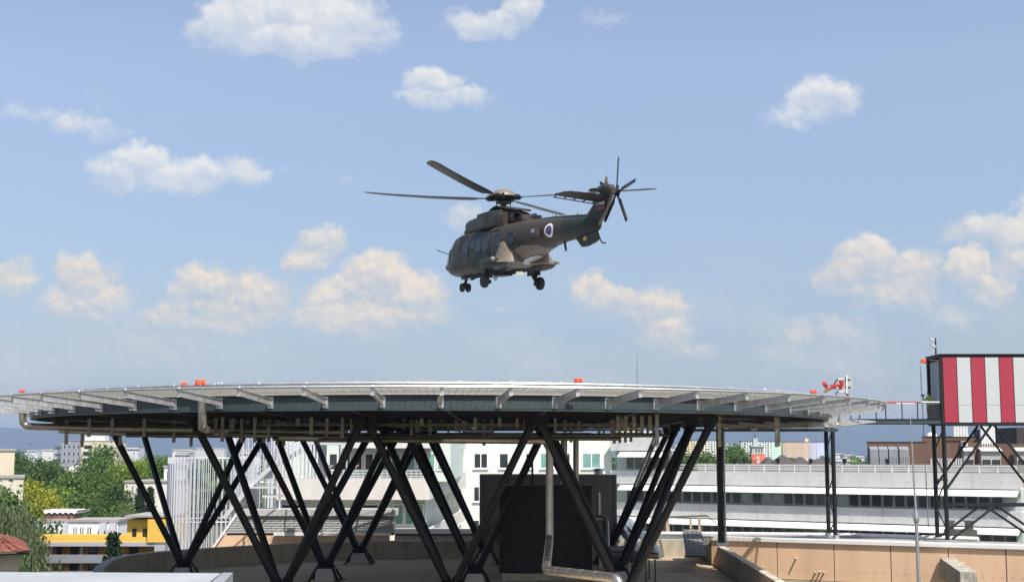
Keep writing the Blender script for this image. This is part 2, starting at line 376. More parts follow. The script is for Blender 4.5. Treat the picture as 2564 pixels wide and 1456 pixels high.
def dense(poly, k=6):
    o = []
    for i, a in enumerate(poly):
        b = poly[(i+1) % len(poly)]
        o += [(a[0]+(b[0]-a[0])*t/k, a[1]+(b[1]-a[1])*t/k) for t in range(k)]
    return o
def camo():
    m = mat('camouflage', (.04, .04, .03), .48, spec=.35); nt = m.node_tree; N = nt.nodes; L = nt.links; b = N['Principled BSDF']
    tc = N.new('ShaderNodeTexCoord'); n = N.new('ShaderNodeTexNoise'); n.inputs['Scale'].default_value = .42; n.inputs['Detail'].default_value = 1.2
    mp = N.new('ShaderNodeMapping'); mp.inputs['Location'].default_value = (3.1, 1.2, 5.3); L.new(tc.outputs['Object'], mp.inputs[0]); L.new(mp.outputs[0], n.inputs['Vector'])
    cr = N.new('ShaderNodeValToRGB'); cr.color_ramp.elements[0].position = .47; cr.color_ramp.elements[1].position = .50
    cr.color_ramp.elements[0].color = (.022, .029, .022, 1); cr.color_ramp.elements[1].color = (.050, .041, .032, 1); L.new(n.outputs['Fac'], cr.inputs[0])
    n2 = N.new('ShaderNodeTexNoise'); n2.inputs['Scale'].default_value = 7; n2.inputs['Detail'].default_value = 6; L.new(tc.outputs['Object'], n2.inputs['Vector'])
    mr = N.new('ShaderNodeMapRange'); mr.inputs[3].default_value = .72; mr.inputs[4].default_value = 1.28; L.new(n2.outputs['Fac'], mr.inputs[0])
    mx = N.new('ShaderNodeMix'); mx.data_type = 'RGBA'; mx.blend_type = 'MULTIPLY'; mx.inputs['Factor'].default_value = 1
    L.new(cr.outputs[0], mx.inputs['A']); L.new(mr.outputs[0], mx.inputs['B']); L.new(mx.outputs['Result'], b.inputs['Base Color'])
    return m
CAMO = camo()
BELLY = mat('sunlit_brown_paint', (.165, .137, .105), .5, var=.18, scale=2.5)  # brown paint, with the tan of sunlight mixed into its colour
GREEN = mat('dark_green_paint', (.030, .038, .030), .5, var=.2, scale=3)
GLAS = mat('cabin_glass', (.012, .020, .040), .12, spec=.3)
LGLAS = mat('windscreen_glass', (.12, .14, .17), .12, spec=1.0)
H = thing('helicopter', 'dark green and brown camouflaged military helicopter hovering above the round landing deck', 'helicopter')
b = MB(); b.loft([ring(s) for s in ST]); BODY = b.build('fuselage', [CAMO], H, smooth=True)
# tan rear belly: sunlit tone painted on a sheet proud of the tail ramp
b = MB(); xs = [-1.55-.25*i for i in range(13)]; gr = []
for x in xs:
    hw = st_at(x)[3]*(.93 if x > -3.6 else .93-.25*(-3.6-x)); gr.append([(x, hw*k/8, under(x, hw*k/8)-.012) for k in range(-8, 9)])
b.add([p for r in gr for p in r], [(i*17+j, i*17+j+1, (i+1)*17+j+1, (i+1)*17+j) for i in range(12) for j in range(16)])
b.build('sunlit_ramp_skin', BELLY, H, smooth=True)
# cabin windows
for x0, x1, z0, z1, e in [(1.72,2.42,1.62,2.32,3.4),(.98,1.52,1.80,2.28,3),(.28,.96,1.60,2.33,3.4),(-.5,.18,1.57,2.31,3.4),(-1.84,-1.24,1.73,2.22,3),(-3.04,-2.50,1.73,2.20,3)]:
    for sg in (1, -1):
        b = MB(); patch(b, poly_oval(x0-.05, x1+.05, z0-.05, z1+.05, e), .030, sg, poly_oval(x0, x1, z0, z1, e), depth=.04); w = b.build('window', BLACKF, H, smooth=True)
        b = MB(); patch(b, poly_oval(x0+.005, x1-.005, z0+.005, z1-.005, e), .021, sg); b.build('pane', GLAS, w, smooth=True)
b = MB(); b.box(1.22, 1.34, 0, .03, 1.9, 2.15)
# doors: raised skins with a gap line round them
for sg in (1, -1):
    b = MB(); patch(b, dense([(-.66,.86),(1.58,.86),(1.58,2.42),(-.66,2.42)], 8), .013, sg, sub=6, depth=.05)
    d = b.build('sliding_door', CAMO, H, smooth=True)
    b = MB(); y = side(0, 2.5)+.03; b.beam((3.0, sg*(side(3, 2.5)+.02), 2.5), (-1.5, sg*(side(-1.5, 2.5)+.02), 2.5), .05, .04); b.build('door_rail', CAMO, d)
    b = MB()
    b.box(.2, .55, sg*(side(.3, 1.46)), sg*(side(.3, 1.46)+.05), 1.44, 1.48)
    b.build('handle', BLACKF, d)
    b = MB(); patch(b, dense([(1.66,1.0),(2.62,1.0),(2.62,2.3),(2.4,2.42),(1.66,2.42)], 6), .012, sg, sub=5, depth=.05)
    d = b.build('cockpit_door', CAMO, H, smooth=True)
# glazing of the nose
for sg in (1, -1):
    for poly, nm in (([(3.75,2.02),(4.35,2.0),(4.75,2.05),(4.55,2.36),(4.25,2.52),(3.75,2.56)], 'side_windscreen'), ([(4.55,1.45),(5.2,1.45),(5.15,1.9),(4.5,1.9)], 'chin_window'), ([(4.86,2.0),(5.42,1.96),(5.0,2.25),(4.7,2.42)], 'front_windscreen')):
        b = MB(); patch(b, dense(poly, 3), .008, sg, sub=4, depth=.02); w = b.build(nm, LGLAS, H, smooth=True)
        c = [(sum(p[0] for p in poly)/len(poly)), sum(p[1] for p in poly)/len(poly)]
        b = MB(); patch(b, dense([(c[0]+(p[0]-c[0])*1.1, c[1]+(p[1]-c[1])*1.1) for p in poly], 3), .018, sg, dense(poly, 3), depth=.03); b.build('windscreen_frame', BLACKF, w, smooth=True)
# engine cowl, intake boxes, mast fairing
def rbox(mb, secs, e=4, n=28):      # loft of rounded rectangles: (x, y0, y1, z0, z1)
    rs = []
    for x, y0, y1, z0, z1 in secs:
        cy, cz, a, c = (y0+y1)/2, (z0+z1)/2, (y1-y0)/2, (z1-z0)/2
        rs.append([(x, cy+a*math.copysign(abs(cos(t))**(2/e), cos(t)), cz+c*math.copysign(abs(sin(t))**(2/e), sin(t))) for t in [2*pi*i/n for i in range(n)]])
    mb.loft(rs)
b = MB(); rbox(b, [(3.12,-.48,.48,2.95,3.2),(3.02,-.62,.62,2.8,3.33),(2.7,-.7,.7,2.6,3.43),(1.2,-.76,.76,2.6,3.52),(-.4,-.78,.78,2.6,3.5),(-1.4,-.72,.72,2.5,3.42)])
b.build('engine_cowling', CAMO, H, smooth=True)
for y in (.32, -.32):
    b = MB(); b.lathe((3.08, y, 3.1), [(.05,.0),(.2,.0),(.2,.1),(.17,.1),(.15,.02),(.02,.02)], 20, (1, 0, 0)); b.build('engine_intake_ring', BLACKM, H, smooth=True)
b = MB(); rbox(b, [(3.35,-.5,.5,2.72,2.86),(3.2,-.6,.6,2.68,2.98),(2.6,-.62,.62,2.66,3.0)]); b.build('lower_air_scoop', GREEN, H, smooth=True)
for sg in (1, -1):
    ys = (lambda a, c: (a, c) if sg > 0 else (-c, -a))
    b = MB(); rbox(b, [(1.0,*ys(.5,.94),2.82,3.42),(.93,*ys(.4,1.0),2.72,3.5),(.2,*ys(.3,1.02),2.70,3.52),(-.25,*ys(.2,1.0),2.72,3.52),(-.8,*ys(.1,.62),2.78,3.56),(-.95,*ys(.05,.4),2.9,3.56)], 7)
    f = b.build('intake_filter_box', GREEN, H, smooth=True)
    b = MB(); rbox(b, [(.7,*ys(.4,.9),2.68,2.735),(-.5,*ys(.4,.85),2.68,2.735)], 5); b.build('filter_bracket', BLACKM, f)
b = MB(); rbox(b, [(1.15,-.3,.3,3.3,3.5),(.6,-.42,.42,3.2,3.66),(0,-.48,.48,3.1,3.72),(-1.2,-.48,.48,2.8,3.52),(-2.0,-.46,.46,2.7,3.36),(-2.5,-.42,.42,2.6,3.12),(-3.1,-.34,.34,2.5,2.92),(-3.5,-.26,.26,2.5,2.82)], 3)
b.build('mast_fairing', CAMO, H, smooth=True)
b = MB(); top = [(1.05,.0),(1.0,.36),(.5,.5),(0,.52),(-1.4,.50),(-2.1,.42),(-2.4,.24),(-2.45,0)]
def zt(x): return 3.83-.20*x if x > 0 else 3.83+.175*x
pl = [(x, y) for x, y in top]+[(x, -y) for x, y in reversed(top[1:-1])]
b.add([(x, y*.9, zt(x)-.09) for x, y in pl]+[(x, y, zt(x)-.02) for x, y in pl]+[(x, y*.8, zt(x)+.02) for x, y in pl], [tuple(range(13, -1, -1)), tuple(range(28, 42))]+[(k*14+i, k*14+(i+1) % 14, (k+1)*14+(i+1) % 14, (k+1)*14+i) for k in (0, 1) for i in range(14)])
b.build('mast_fairing_roof', CAMO, H, smooth=True)
for sg in (1, -1):
    b = MB(); b.lathe((-2.35, sg*.40, 3.02), [(.20,-.3),(.235,.16),(.20,.17),(.17,.0),(.01,.0)], 20, (-.55, sg*.8, .1)); b.build('exhaust', mat('sooty_metal', (.02,.018,.016), .6, .4), H, smooth=True)
b = MB(); b.prism([(-2.75,-.13,2.86),(-3.6,-.13,2.76),(-3.68,-.13,3.0),(-3.1,-.13,2.98),(-2.7,-.13,3.06)], (0,.26,0)); b.build('spine_vent', GREEN, H)
b = MB(); pts = [(-2.6,.30,2.72,2.86),(-3.6,.26,2.66,2.84),(-5.5,.20,2.6,2.76),(-7.2,.15,2.5,2.63),(-8.1,.10,2.45,2.56)]
rbox(b, [(x, -w, w, z0, z1) for x, w, z0, z1 in pts], 3); b.build('spine_fairing', CAMO, H, smooth=True)
# tail fin, gearbox, stabiliser
b = MB(); fin = [(-8.0,2.44,.14),(-8.12,2.6,.13),(-9.0,3.24,.12),(-9.12,3.42,.12)]
le = [(-7.6,2.42),(-8.1,2.6),(-8.6,2.95),(-9.08,3.33),(-9.2,3.5)]; te = [(-8.86,1.84),(-9.1,2.05),(-9.6,2.5),(-10.05,3.08),(-10.12,3.3)]
rs = []
for k in range(5):
    (xa, za), (xb, zb) = le[k], te[k]; hwf = (.20,.17,.15,.14,.12)[k]; r = []
    for s_, yy_ in ((0,0),(.06,.45),(.25,.95),(.5,1),(.85,.72),(1,.48),(1,-.48),(.85,-.72),(.5,-1),(.25,-.95),(.06,-.45)):
        r.append((xa+(xb-xa)*s_, hwf*yy_, za+(zb-za)*s_))
    rs.append(r)
b.loft(rs); FIN = b.build('tail_fin', CAMO, H, smooth=True)
b = MB(); b.loft([[(xb-.004, w, zb), (xb-.03, w*.6, zb), (xb-.03, -w*.6, zb), (xb-.004, -w, zb)] for (xb, zb), w in zip(te, (.08,.08,.075,.07,.06))]); b.build('sunlit_fin_edge', BELLY, FIN)  # lit rear face of the fin, its sun tone coloured in as a strip
b = MB(); rbox(b, [(-8.98,-.06,.10,3.42,3.58),(-9.15,-.12,.16,3.38,3.66),(-9.6,-.2,.2,3.26,3.7),(-10.0,-.22,.17,3.2,3.62),(-10.2,-.14,.1,3.22,3.45)], 2.6)
b.build('tail_gearbox_fairing', CAMO, H, smooth=True)
b = MB(); rbox(b, [(-8.95,.1,.5,3.40,3.5),(-9.3,.0,.62,3.40,3.52),(-9.6,.0,.5,3.44,3.5)], 2.2); b.build('gearbox_air_scoop', GREEN, H, smooth=True)
b = MB(); b.lathe((-9.62, 0, 3.66), [(.09,0),(.09,.06),(.06,.12),(.05,.26),(.02,.3)], 14); c = b.build('beacon', GREEN, H, smooth=True)
b = MB(); b.lathe((-9.62, 0, 3.95), [(.045,0),(.045,.05),(.02,.08)], 12); b.build('beacon_lens', mat('red_lens', (.5,.02,.01), .2), c)
def stabz(y): return 2.97+.055*y
b = MB(); pl = [(-9.05,.05),(-9.2,2.3),(-9.42,2.36),(-9.86,2.0),(-9.92,.05)]
for pr in (0,):
    rs = []
    for y, xl, xt in ((.05,-9.02,-9.92),(1.0,-9.09,-9.90),(1.9,-9.17,-9.86),(2.15,-9.2,-9.72),(2.34,-9.28,-9.45)):
        z = stabz(y); k = .22*(xl-xt); rs.append([(xl, y, z), (xl-.12, y, z+.06), (xl-.4*(xl-xt), y, z+.04+k*.4), (xt, y, z+k), (xl-.4*(xl-xt), y, z-.045+k*.4), (xl-.12, y, z-.03)])
    b.loft(rs)
S = b.build('stabiliser', CAMO, H)
b = MB(); b.beam((-8.91,.1,2.90), (-9.10,2.3,3.03), .09, .03)
for k in range(5): y = .3+k*.48; b.beam((-8.91-.04*k, y, 2.90+.03*k), (-9.2, y, stabz(y)), .03, .05)
b.build('leading_slat', GREEN, S)
b = MB(); b.path([(-8.75,0,1.78),(-8.98,0,1.5),(-9.3,0,1.2),(-9.55,0,1.17)], .035, 8); b.build('tail_skid', GREEN, H, smooth=True)
b = MB(); vf = [(-7.05,1.62),(-7.3,1.44),(-7.55,1.23),(-7.7,1.16),(-8.15,1.17),(-8.7,1.27),(-9.08,1.40),(-8.86,1.78)]
b.prism([(x, .05, z) for x, z in vf], (0, -.10, 0)); VF = b.build('ventral_fin', CAMO, H)
b = MB(); b.box(-8.05,-7.78,.052,.060,1.42,1.60); b.build('warning_placard', mat('yellow_placard', (.62,.40,.05), .5, var=.15, scale=20), VF)
b = MB(); b.prism([(-5.98,.03,1.56),(-6.12,.03,1.56),(-6.22,.03,1.12),(-6.12,.03,1.12)], (0,-.06,0)); b.build('blade_aerial', GREEN, H)
for x in (-4.9,-5.25,-7.2): b = MB(); b.lathe((x,0,2.74 if x > -6 else 2.6), [(.03,0),(.03,.06),(.01,.12)], 8); b.build('stub_aerial', GREEN, H)
# roundel
def disc(mb, cx, cz, r0, r1, off, sgn=1, n=36, e=2):
    pp = [(cx+r1*cos(2*pi*i/n), cz+r1*.93*sin(2*pi*i/n)) for i in range(n)]
    pi_ = [(cx+r0*cos(2*pi*i/n), cz+r0*.93*sin(2*pi*i/n)) for i in range(n)] if r0 else None
    patch(mb, pp, off, sgn, pi_, depth=.008)
for sg in (1, -1):
    b = MB(); disc(b, -5.72, 2.06, 0, .34, .012, sg); Rn = b.build('roundel', mat('roundel_white', (.75,.75,.72), .5), H, smooth=True)
    b = MB(); disc(b, -5.72, 2.06, 0, .23, .015, sg); b.build('roundel_blue_ring', mat('roundel_blue', (.03,.06,.22), .5), Rn, smooth=True)
    b = MB(); st_ = [(-5.72+(.14 if i % 2 == 0 else .075)*cos(pi*i/6), 2.06+(.14 if i % 2 == 0 else .075)*sin(pi*i/6)) for i in range(12)]
    patch(b, st_, .018, sg, depth=.004); b.build('roundel_red_star', mat('roundel_red', (.42,.03,.025), .5), Rn)
# flag on the fin
def finy(x, z): return .155
b = MB(); b.box(-9.72,-9.05,.150,.158,2.82,2.93); FL = b.build('flag_marking', mat('flag_white', (.55,.55,.52), .5), FIN)
b = MB(); b.box(-9.72,-9.05,.150,.157,2.71,2.817); b.build('flag_blue_stripe', mat('flag_blue', (.02,.035,.12), .5), FL)
b = MB(); b.box(-9.72,-9.05,.150,.157,2.60,2.707); b.build('flag_red_stripe', mat('flag_red', (.30,.03,.025), .5), FL)
b = MB(); b.prism([(-9.14,.161,2.90),(-9.28,.161,2.90),(-9.28,.161,2.80),(-9.21,.161,2.72),(-9.14,.161,2.80)], (0,-.008,0)); b.build('flag_shield', mat('shield_blue', (.05,.08,.25), .5), FL)
# decoy dispensers, hatch, lights, aerials
for sg in (1, -1):
    b = MB(); b.box(-5.0,-4.42,sg*.62,sg*.93,1.86,2.24); e_ = b.build('flare_dispenser', CAMO, H)
    for q_ in (-4.9,-4.72): b = MB(); b.box(q_,q_+.12,sg*.932,sg*.945,2.02,2.2); b.build('dispenser_cap', mat('pale_cap', (.45,.46,.45), .4), e_)
b = MB(); c0 = (-2.75,-.15); rs = []
n = 26
def bell(mb, c, a, bb_, off, a0=0, b0=0, k=5):
    rr = [[(c[0]+(a0+(a-a0)*t/k)*cos(2*pi*i/n), c[1]+(b0+(bb_-b0)*t/k)*sin(2*pi*i/n)) for i in range(n)] for t in range(k+1)]
    mb.add([(x, y, under(x, y)-off) for r_ in rr for x, y in r_], [(t*n+i, t*n+(i+1) % n, (t+1)*n+(i+1) % n, (t+1)*n+i) for t in range(k) for i in range(n)])
bell(b, c0, .60, .40, .03, .01, .01); b.build('belly_hatch_window', mat('hatch_glass', (.42,.43,.42), .25, var=.12, scale=4), H, smooth=True)
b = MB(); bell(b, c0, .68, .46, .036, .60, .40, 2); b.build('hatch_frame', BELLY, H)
b = MB()
for x in (-2.25, -3.3): pass
for x_ in (2.75, -.72, -3.35, -4.3, -5.15, -6.6):
    b = MB(); b.path([V((x_, y*1.002, z)) for (_, y, z) in [(0, q[1], q[2]) for q in ring([x_]+st_at(x_)[1:], 48)]], .009, 4, closed=True); b.build('panel_seam', BLACKF, H)
b = MB(); b.lathe((-1.1,-.35,.60), [(.2,0),(.2,-.13),(.16,-.16),(.01,-.17)], 18); b.build('search_light', mat('light_glass', (.6,.57,.45), .15, emis=(.35,.33,.24)), H, smooth=True)
b = MB(); b.box(-1.45,-.75,-.62,-.08,.56,.66); b.build('search_light_housing', GREEN, H)
b = MB()
for y in (-.45, 0, .45): b.box(-1.3, 3.2, y-.03, y+.03, .52, .60)
for x in (3, 2.2, 1.4, .6, -.2): b.box(x, x+.08, -.8, .8, .55, .61)
b.box(-.3,.8,-.35,.35,.44,.56); b.build('belly_rail', BLACKM, H)
b = MB(); b.lathe((.35,.25,.50), [(.12,0),(.14,-.1),(.08,-.26),(.03,-.3)], 14); b.build('belly_sensor', GALV, H, smooth=True)
b = MB(); b.prism([(2.0,.02,.62),(2.3,.02,.62),(2.1,.02,.14),(2.0,.02,.14)], (0,-.04,0)); b.build('belly_aerial', GREEN, H)
b = MB(); b.path([(-1.2,-.8,.6),(-1.2,-.8,.5),(-2.3,-.8,.62),(-2.3,-.8,.72)], .018, 6); b.build('belly_wire_aerial', GREEN, H)
b = MB(); b.lathe((6.1,.0,1.30), [(.16,0),(.2,.08),(.2,.2),(.12,.34),(.01,.38)], 18, (1,0,0)); b.build('nose_radome', mat('radome', (.10,.075,.055), .5), H, smooth=True)
b = MB(); b.path([(5.6,.25,1.92),(6.1,.35,2.05),(6.75,.5,2.25)], .022, 6); b.build('pitot_tube', BLACKM, H)
b = MB()
for sg in (1,-1): b.path([(4.75,.22*sg,2.46),(5.2,.35*sg,2.3),(5.5,.3*sg,2.1)], .012, 5)
b.build('wiper', BLACKM, H)
# sponsons
for sg in (1, -1):
    b = MB(); rs = []
    for x, y1, z0, z1 in [(-.35,1.2,.84,1.0),(-.5,1.5,.74,1.10),(-.75,1.68,.66,1.16),(-1.3,1.76,.62,1.17),(-1.9,1.74,.66,1.12),(-2.2,1.70,.74,1.07),(-2.32,1.6,.82,1.0)]:
        y0 = .5 if x > -1.2 else .86; r = []; m = 16
        for i in range(m):
            t = 2*pi*i/m; cy, a = (y0+y1)/2, (y1-y0)/2; c_, s_ = cos(t), sin(t)
            r.append((x, sg*(cy+a*math.copysign(abs(c_)**.6, c_)), (z0+z1)/2+(z1-z0)/2*math.copysign(abs(s_)**.8, s_)))
        rs.append(r if sg > 0 else r[::-1])
    b.loft(rs); sp = b.build('sponson', CAMO, H, smooth=True)
    b = MB(); rs = []
    for z, w, xc, L_ in [(.86,.58,-2.0,1.0),(1.0,.42,-2.02,.95),(1.2,.27,-2.03,.84),(1.42,.20,-2.02,.72),(1.62,.16,-2.0,.56),(1.76,.12,-1.98,.48),(1.85,.07,-1.97,.34),(1.89,.02,-1.96,.12)]:
        r = [(xc+L_*cos(2*pi*i/18), sg*(.86+(w+.17)*sin(2*pi*i/18)), z) for i in range(18)]; rs.append(r if sg < 0 else r[::-1])
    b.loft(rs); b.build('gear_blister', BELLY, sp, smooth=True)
    b = MB(); b.lathe((-2.22, sg*1.68, 1.0), [(.11,0),(.12,.1),(.07,.18),(.01,.2)], 12, (-.8, sg*.5, 0)); b.build('tail_light', mat('lamp_glass', (.22,.20,.17), .3), sp, smooth=True)
# landing gear
def wheel(parent, cx, cy, cz, r, w, name='wheel'):
    b = MB(); pr = [(r*.62,-w/2),(r*.86,-w/2),(r*.97,-w*.32),(r,-w*.1),(r,w*.1),(r*.97,w*.32),(r*.86,w/2),(r*.62,w/2)]
    b.lathe((cx, cy, cz), pr, 28, (0, 1, 0)); t = b.build(name, RUB, parent, smooth=True)
    b = MB()
    b.lathe((cx, cy, cz), [(.01,-w*.40),(r*.2,-w*.44),(r*.28,-w*.3),(r*.5,-w*.36),(r*.63,-w*.5),(r*.63,w*.5),(r*.5,w*.36),(r*.28,w*.3),(r*.2,w*.44),(.01,w*.40)], 24, (0, 1, 0))
    b.build('rim', mat('wheel_rim', (.30,.30,.28), .45, .4), t, smooth=True)
for sg in (1, -1):
    b = MB(); b.tube((-.75, sg*1.3, .95), (-.95, sg*1.3, .28), .075, 12); b.tube((-.95, sg*1.3, .40), (-1.0, sg*1.3, .02), .05, 12)
    b.beam((-.3, sg*1.3, .72), (-.98, sg*1.3, .10), .09, .11); b.tube((-1.0, sg*1.22, .05), (-1.0, sg*1.52, .05), .055, 12)
    b.tube((-1.35, sg*1.25, .75), (-1.0, sg*1.3, .3), .03, 8); b.box(-1.12,-.9,sg*1.2,sg*1.36,-.06,.12)
    G = b.build('main_gear', BLACKM, H, smooth=True)
    wheel(G, -1.0, sg*1.5, .05, .32, .24)
    b = MB(); b.box(-1.15,-.45,sg*1.08,sg*1.11,.42,.72); b.box(-1.0,-.5,sg*1.50,sg*1.53,.46,.70); b.build('gear_door', CAMO, G)
b = MB(); b.tube((4.2,0,.75), (4.27,0,.12), .065, 12); b.tube((4.28,-.22,.12), (4.28,.22,.12), .045, 10); b.tube((3.85,0,.62), (4.25,0,.32), .03, 8); b.box(4.20,4.34,-.06,.06,.3,.42)
NG = b.build('nose_gear', BLACKM, H, smooth=True)
for y in (.17, -.17): wheel(NG, 4.28, y, .12, .235, .15)
b = MB(); b.box(3.7,4.2,.24,.27,.5,.64); b.box(3.7,4.2,-.27,-.24,.5,.64); b.build('gear_door', CAMO, NG)
# main rotor
b = MB(); b.lathe((0,0,3.7), [(.17,0),(.15,.2),(.13,.45),(.13,.6)], 18)
for k in range(4):
    t = pi/4+k*pi/2; b.tube((.34*cos(t),.34*sin(t),3.72), (.36*cos(t+.1),.36*sin(t+.1),4.14), .022, 8)
b.lathe((0,0,3.95), [(.2,0),(.38,.02),(.38,.1),(.2,.13)], 24)
MAST = b.build('rotor_mast', GREEN, H, smooth=True)
b = MB(); b.lathe((0,0,4.08), [(.16,0),(.34,.03),(.46,.1),(.46,.26),(.3,.3)], 28)
AZ = [(129, 5.0), (39, 5.5), (219, 0.2), (309, .6)]
for az, fl in AZ:
    t = R(az); dv = V((cos(t), sin(t), 0)); lv = V((-sin(t), cos(t), 0)); c = V((0,0,4.25))
    b.obox(c+dv*.55, dv, lv, (0,0,1), .3, .13, .12); b.tube(c+dv*.3+lv*.18, c+dv*.95+lv*.1, .05, 8); b.tube(c+dv*.3-lv*.18, c+dv*.95-lv*.1, .05, 8)
    b.lathe(c+dv*.62+lv*.26-V((0,0,.1)), [(.06,0),(.06,.26)], 10)
HUB = b.build('rotor_hub', BLACKM, H, smooth=True)
b = MB(); b.lathe((0,0,4.36), [(.66,-.04),(.64,.03),(.54,.15),(.38,.25),(.18,.31),(.01,.33)], 36); b.add([(0.6*cos(2*pi*i/24),.6*sin(2*pi*i/24),4.352) for i in range(24)], [tuple(range(23,-1,-1))])
b.build('hub_cap', mat('hub_cap_paint', (.17,.14,.108), .45, var=.12, scale=4), HUB, smooth=True)
BLD = mat('blade_grey', (.055,.056,.055), .5, var=.2, scale=1.5)
for az, fl in AZ:
    t = R(az); dv = V((cos(t), sin(t), 0)); lv = V((-sin(t), cos(t), 0)); rs = []
    for r, ch, th in [(.75,.10,.06),(1.3,.16,.06),(1.75,.52,.07),(2.4,.60,.072),(4,.60,.066),(6,.60,.06),(7.35,.60,.055),(7.62,.48,.045),(7.8,.20,.03)]:
        fz = tan(R(fl))*(r-.6)*(.55+.45*r/7.8); c = V((0,0,4.25))+dv*r+V((0,0,fz)); tw = R(9-7*r/7.8)
        a = lv*cos(tw)+V((0,0,1))*sin(tw); up = V((0,0,1))
        rs.append([c+a*ch*.30, c+a*ch*.2+up*th*.45, c-a*ch*.15+up*th*.5, c-a*ch*.70, c-a*ch*.15-up*th*.4, c+a*ch*.2-up*th*.4])
    b = MB(); b.loft(rs); b.build('rotor_blade', BLD, H, smooth=True)
# tail rotor
tc_ = V((-9.72,-.42,3.34)); b = MB(); b.lathe(tc_+V((0,.25,0)), [(.10,0),(.13,.08),(.10,.2),(.16,.24),(.16,.36),(.05,.42)], 18, (0,-1,0))
for k in range(5):
    t = 2*pi*k/5+.42; dv = V((cos(t),0,sin(t))); b.tube(tc_+V((0,-.04,0)), tc_+V((0,-.04,0))+dv*.34, .045, 8); b.tube(tc_+V((0,-.14,0))+dv*.1, tc_+V((0,-.05,0))+dv*.3+V((-dv.z,0,dv.x))*.08, .015, 6)
TR = b.build('tail_rotor_hub', BLACKM, H, smooth=True)
for k in range(5):
    t = 2*pi*k/5+.42; dv = V((cos(t),0,sin(t))); lv = V((-sin(t),0,cos(t))); rs = []
    for r, ch in [(.3,.06),(.42,.18),(1.4,.18),(1.52,.14)]:
        c = tc_+V((0,-.04,0))+dv*r; a = lv*cos(.2)+V((0,1,0))*sin(.2); up = V((0,1,0))
        rs.append([c+a*ch*.35, c+up*.012, c-a*ch*.65, c-up*.012])
    b = MB(); b.loft(rs); b.build('tail_rotor_blade', BLD, H)
yaw, pit, rol = R(117.46), R(2.644), R(-1.081)
Rz = Matrix.Rotation(yaw, 4, 'Z'); Ry = Matrix.Rotation(-pit, 4, 'Y'); Rx = Matrix.Rotation(rol, 4, 'X')
H.matrix_world = Matrix.Translation((-.432, 65.583, 8.159)) @ Rz @ Ry @ Rx
# ================= the round landing deck =================
DCX, DCY, RG, RN = -4.07, 73.0, 20.4, 23.24
def dp(phi, r, z): return V((DCX+r*sin(phi), DCY-r*cos(phi), z))
DK = thing('landing_deck', 'round steel and aluminium rooftop landing deck with outward safety net, raised on black slanting legs', 'landing deck', (DCX, DCY, 0))
def ringband(mb, r0, r1, z0, z1, n=144):
    mb_v = []; 
    for i in range(n):
        t = 2*pi*i/n; mb_v += [dp(t, r0, z0), dp(t, r1, z0), dp(t, r1, z1), dp(t, r0, z1)]
    fs = []
    for i in range(n):
        a, c = i*4, ((i+1) % n)*4
        fs += [(a, a+1, c+1, c), (a+1, a+2, c+2, c+1), (a+2, a+3, c+3, c+2), (a+3, a, c, c+3)]
    mb.add(mb_v, fs)
b = MB(); n = 144
b.add([dp(2*pi*i/n, 20.2, 2.32) for i in range(n)]+[dp(2*pi*i/n, 20.2, 2.66) for i in range(n)], [tuple(range(n)), tuple(range(2*n-1, n-1, -1))]+[(i, n+i, n+(i+1) % n, (i+1) % n) for i in range(n)])
b.build('deck_plate', mat('deck_planks', (.34, .35, .35), .55, .3, var=.12, scale=.7, stretch=(.15, 6, 1)), DK)
b = MB(); ringband(b, RG-.02, RG, 1.70, 2.22); ringband(b, RG-.16, RG+.10, 1.655, 1.698); ringband(b, RG-.12, RG+.08, 2.222, 2.26)
for k in range(24):
    t = 2*pi*(k+.5)/24; c = dp(t, RG+.004, 1.96); o = dp(t, 1, 0)-dp(t, 0, 0); tv = V((o.y, -o.x, 0)); b.obox(c, o, tv, (0, 0, 1), .006, .012, .255)
b.build('edge_girder', GIRD, DK)
b = MB()
for k in range(-13, 14):
    y = DCY+k*1.5; w = sqrt(max(0, 20.1**2-(k*1.5)**2))
    if w > 1: b.ibeam((DCX-w, y, 1.98), (DCX+w, y, 1.98), .2, .56, .03)
for k in range(-4, 5):
    x = -6.4+k*3.85; w = sqrt(max(0, 20.0**2-(x-DCX)**2)); b.ibeam((x, DCY-w, 1.92), (x, DCY+w, 1.92), .22, .50, .03)
b.build('floor_grillage', STEEL, DK)
b = MB(); b.path([dp(2*pi*i/160, RG+.02, 2.72) for i in range(160)], .062, 8, closed=True)
for k in range(64):
    t = 2*pi*k/64; b.tube(dp(t, RG+.02, 2.72), dp(t+.004, RG+.02, 2.72), .085, 8)
b.build('edge_gutter_tube', ALU, DK, smooth=True)
b = MB(); b.path([dp(2*pi*i/160, RG+.12, 2.30) for i in range(160)], .04, 6, closed=True); b.build('inner_net_rail', ALU, DK, smooth=True)
b = MB(); b.path([dp(2*pi*i/171, RN, 2.44) for i in range(171)], .05, 6, closed=True)
for k in range(57): t = R(3.7+6.316*k); b.tube(dp(t-.003, RN, 2.44), dp(t+.003, RN, 2.44), .075, 8)
b.build('outer_net_rail', ALU, DK, smooth=True)
# wire loops standing along the rim
lo_ = MB(); random.seed(5)
for k in range(250):
    t = 2*pi*(k+.3*random.random())/250; w = .006+.003*random.random(); hgt = .06+.05*random.random(); le_ = (random.random()-.5)*.004
    lo_.path([dp(t-w/2, RG+.02, 2.77), dp(t-w/2+le_, RG+.02, 2.77+hgt*.8), dp(t+le_, RG+.02, 2.77+hgt), dp(t+w/2+le_, RG+.02, 2.77+hgt*.8), dp(t+w/2, RG+.02, 2.77)], .008, 4)
tag(lo_.build('wire_loop', GALV, DK), kind='stuff')
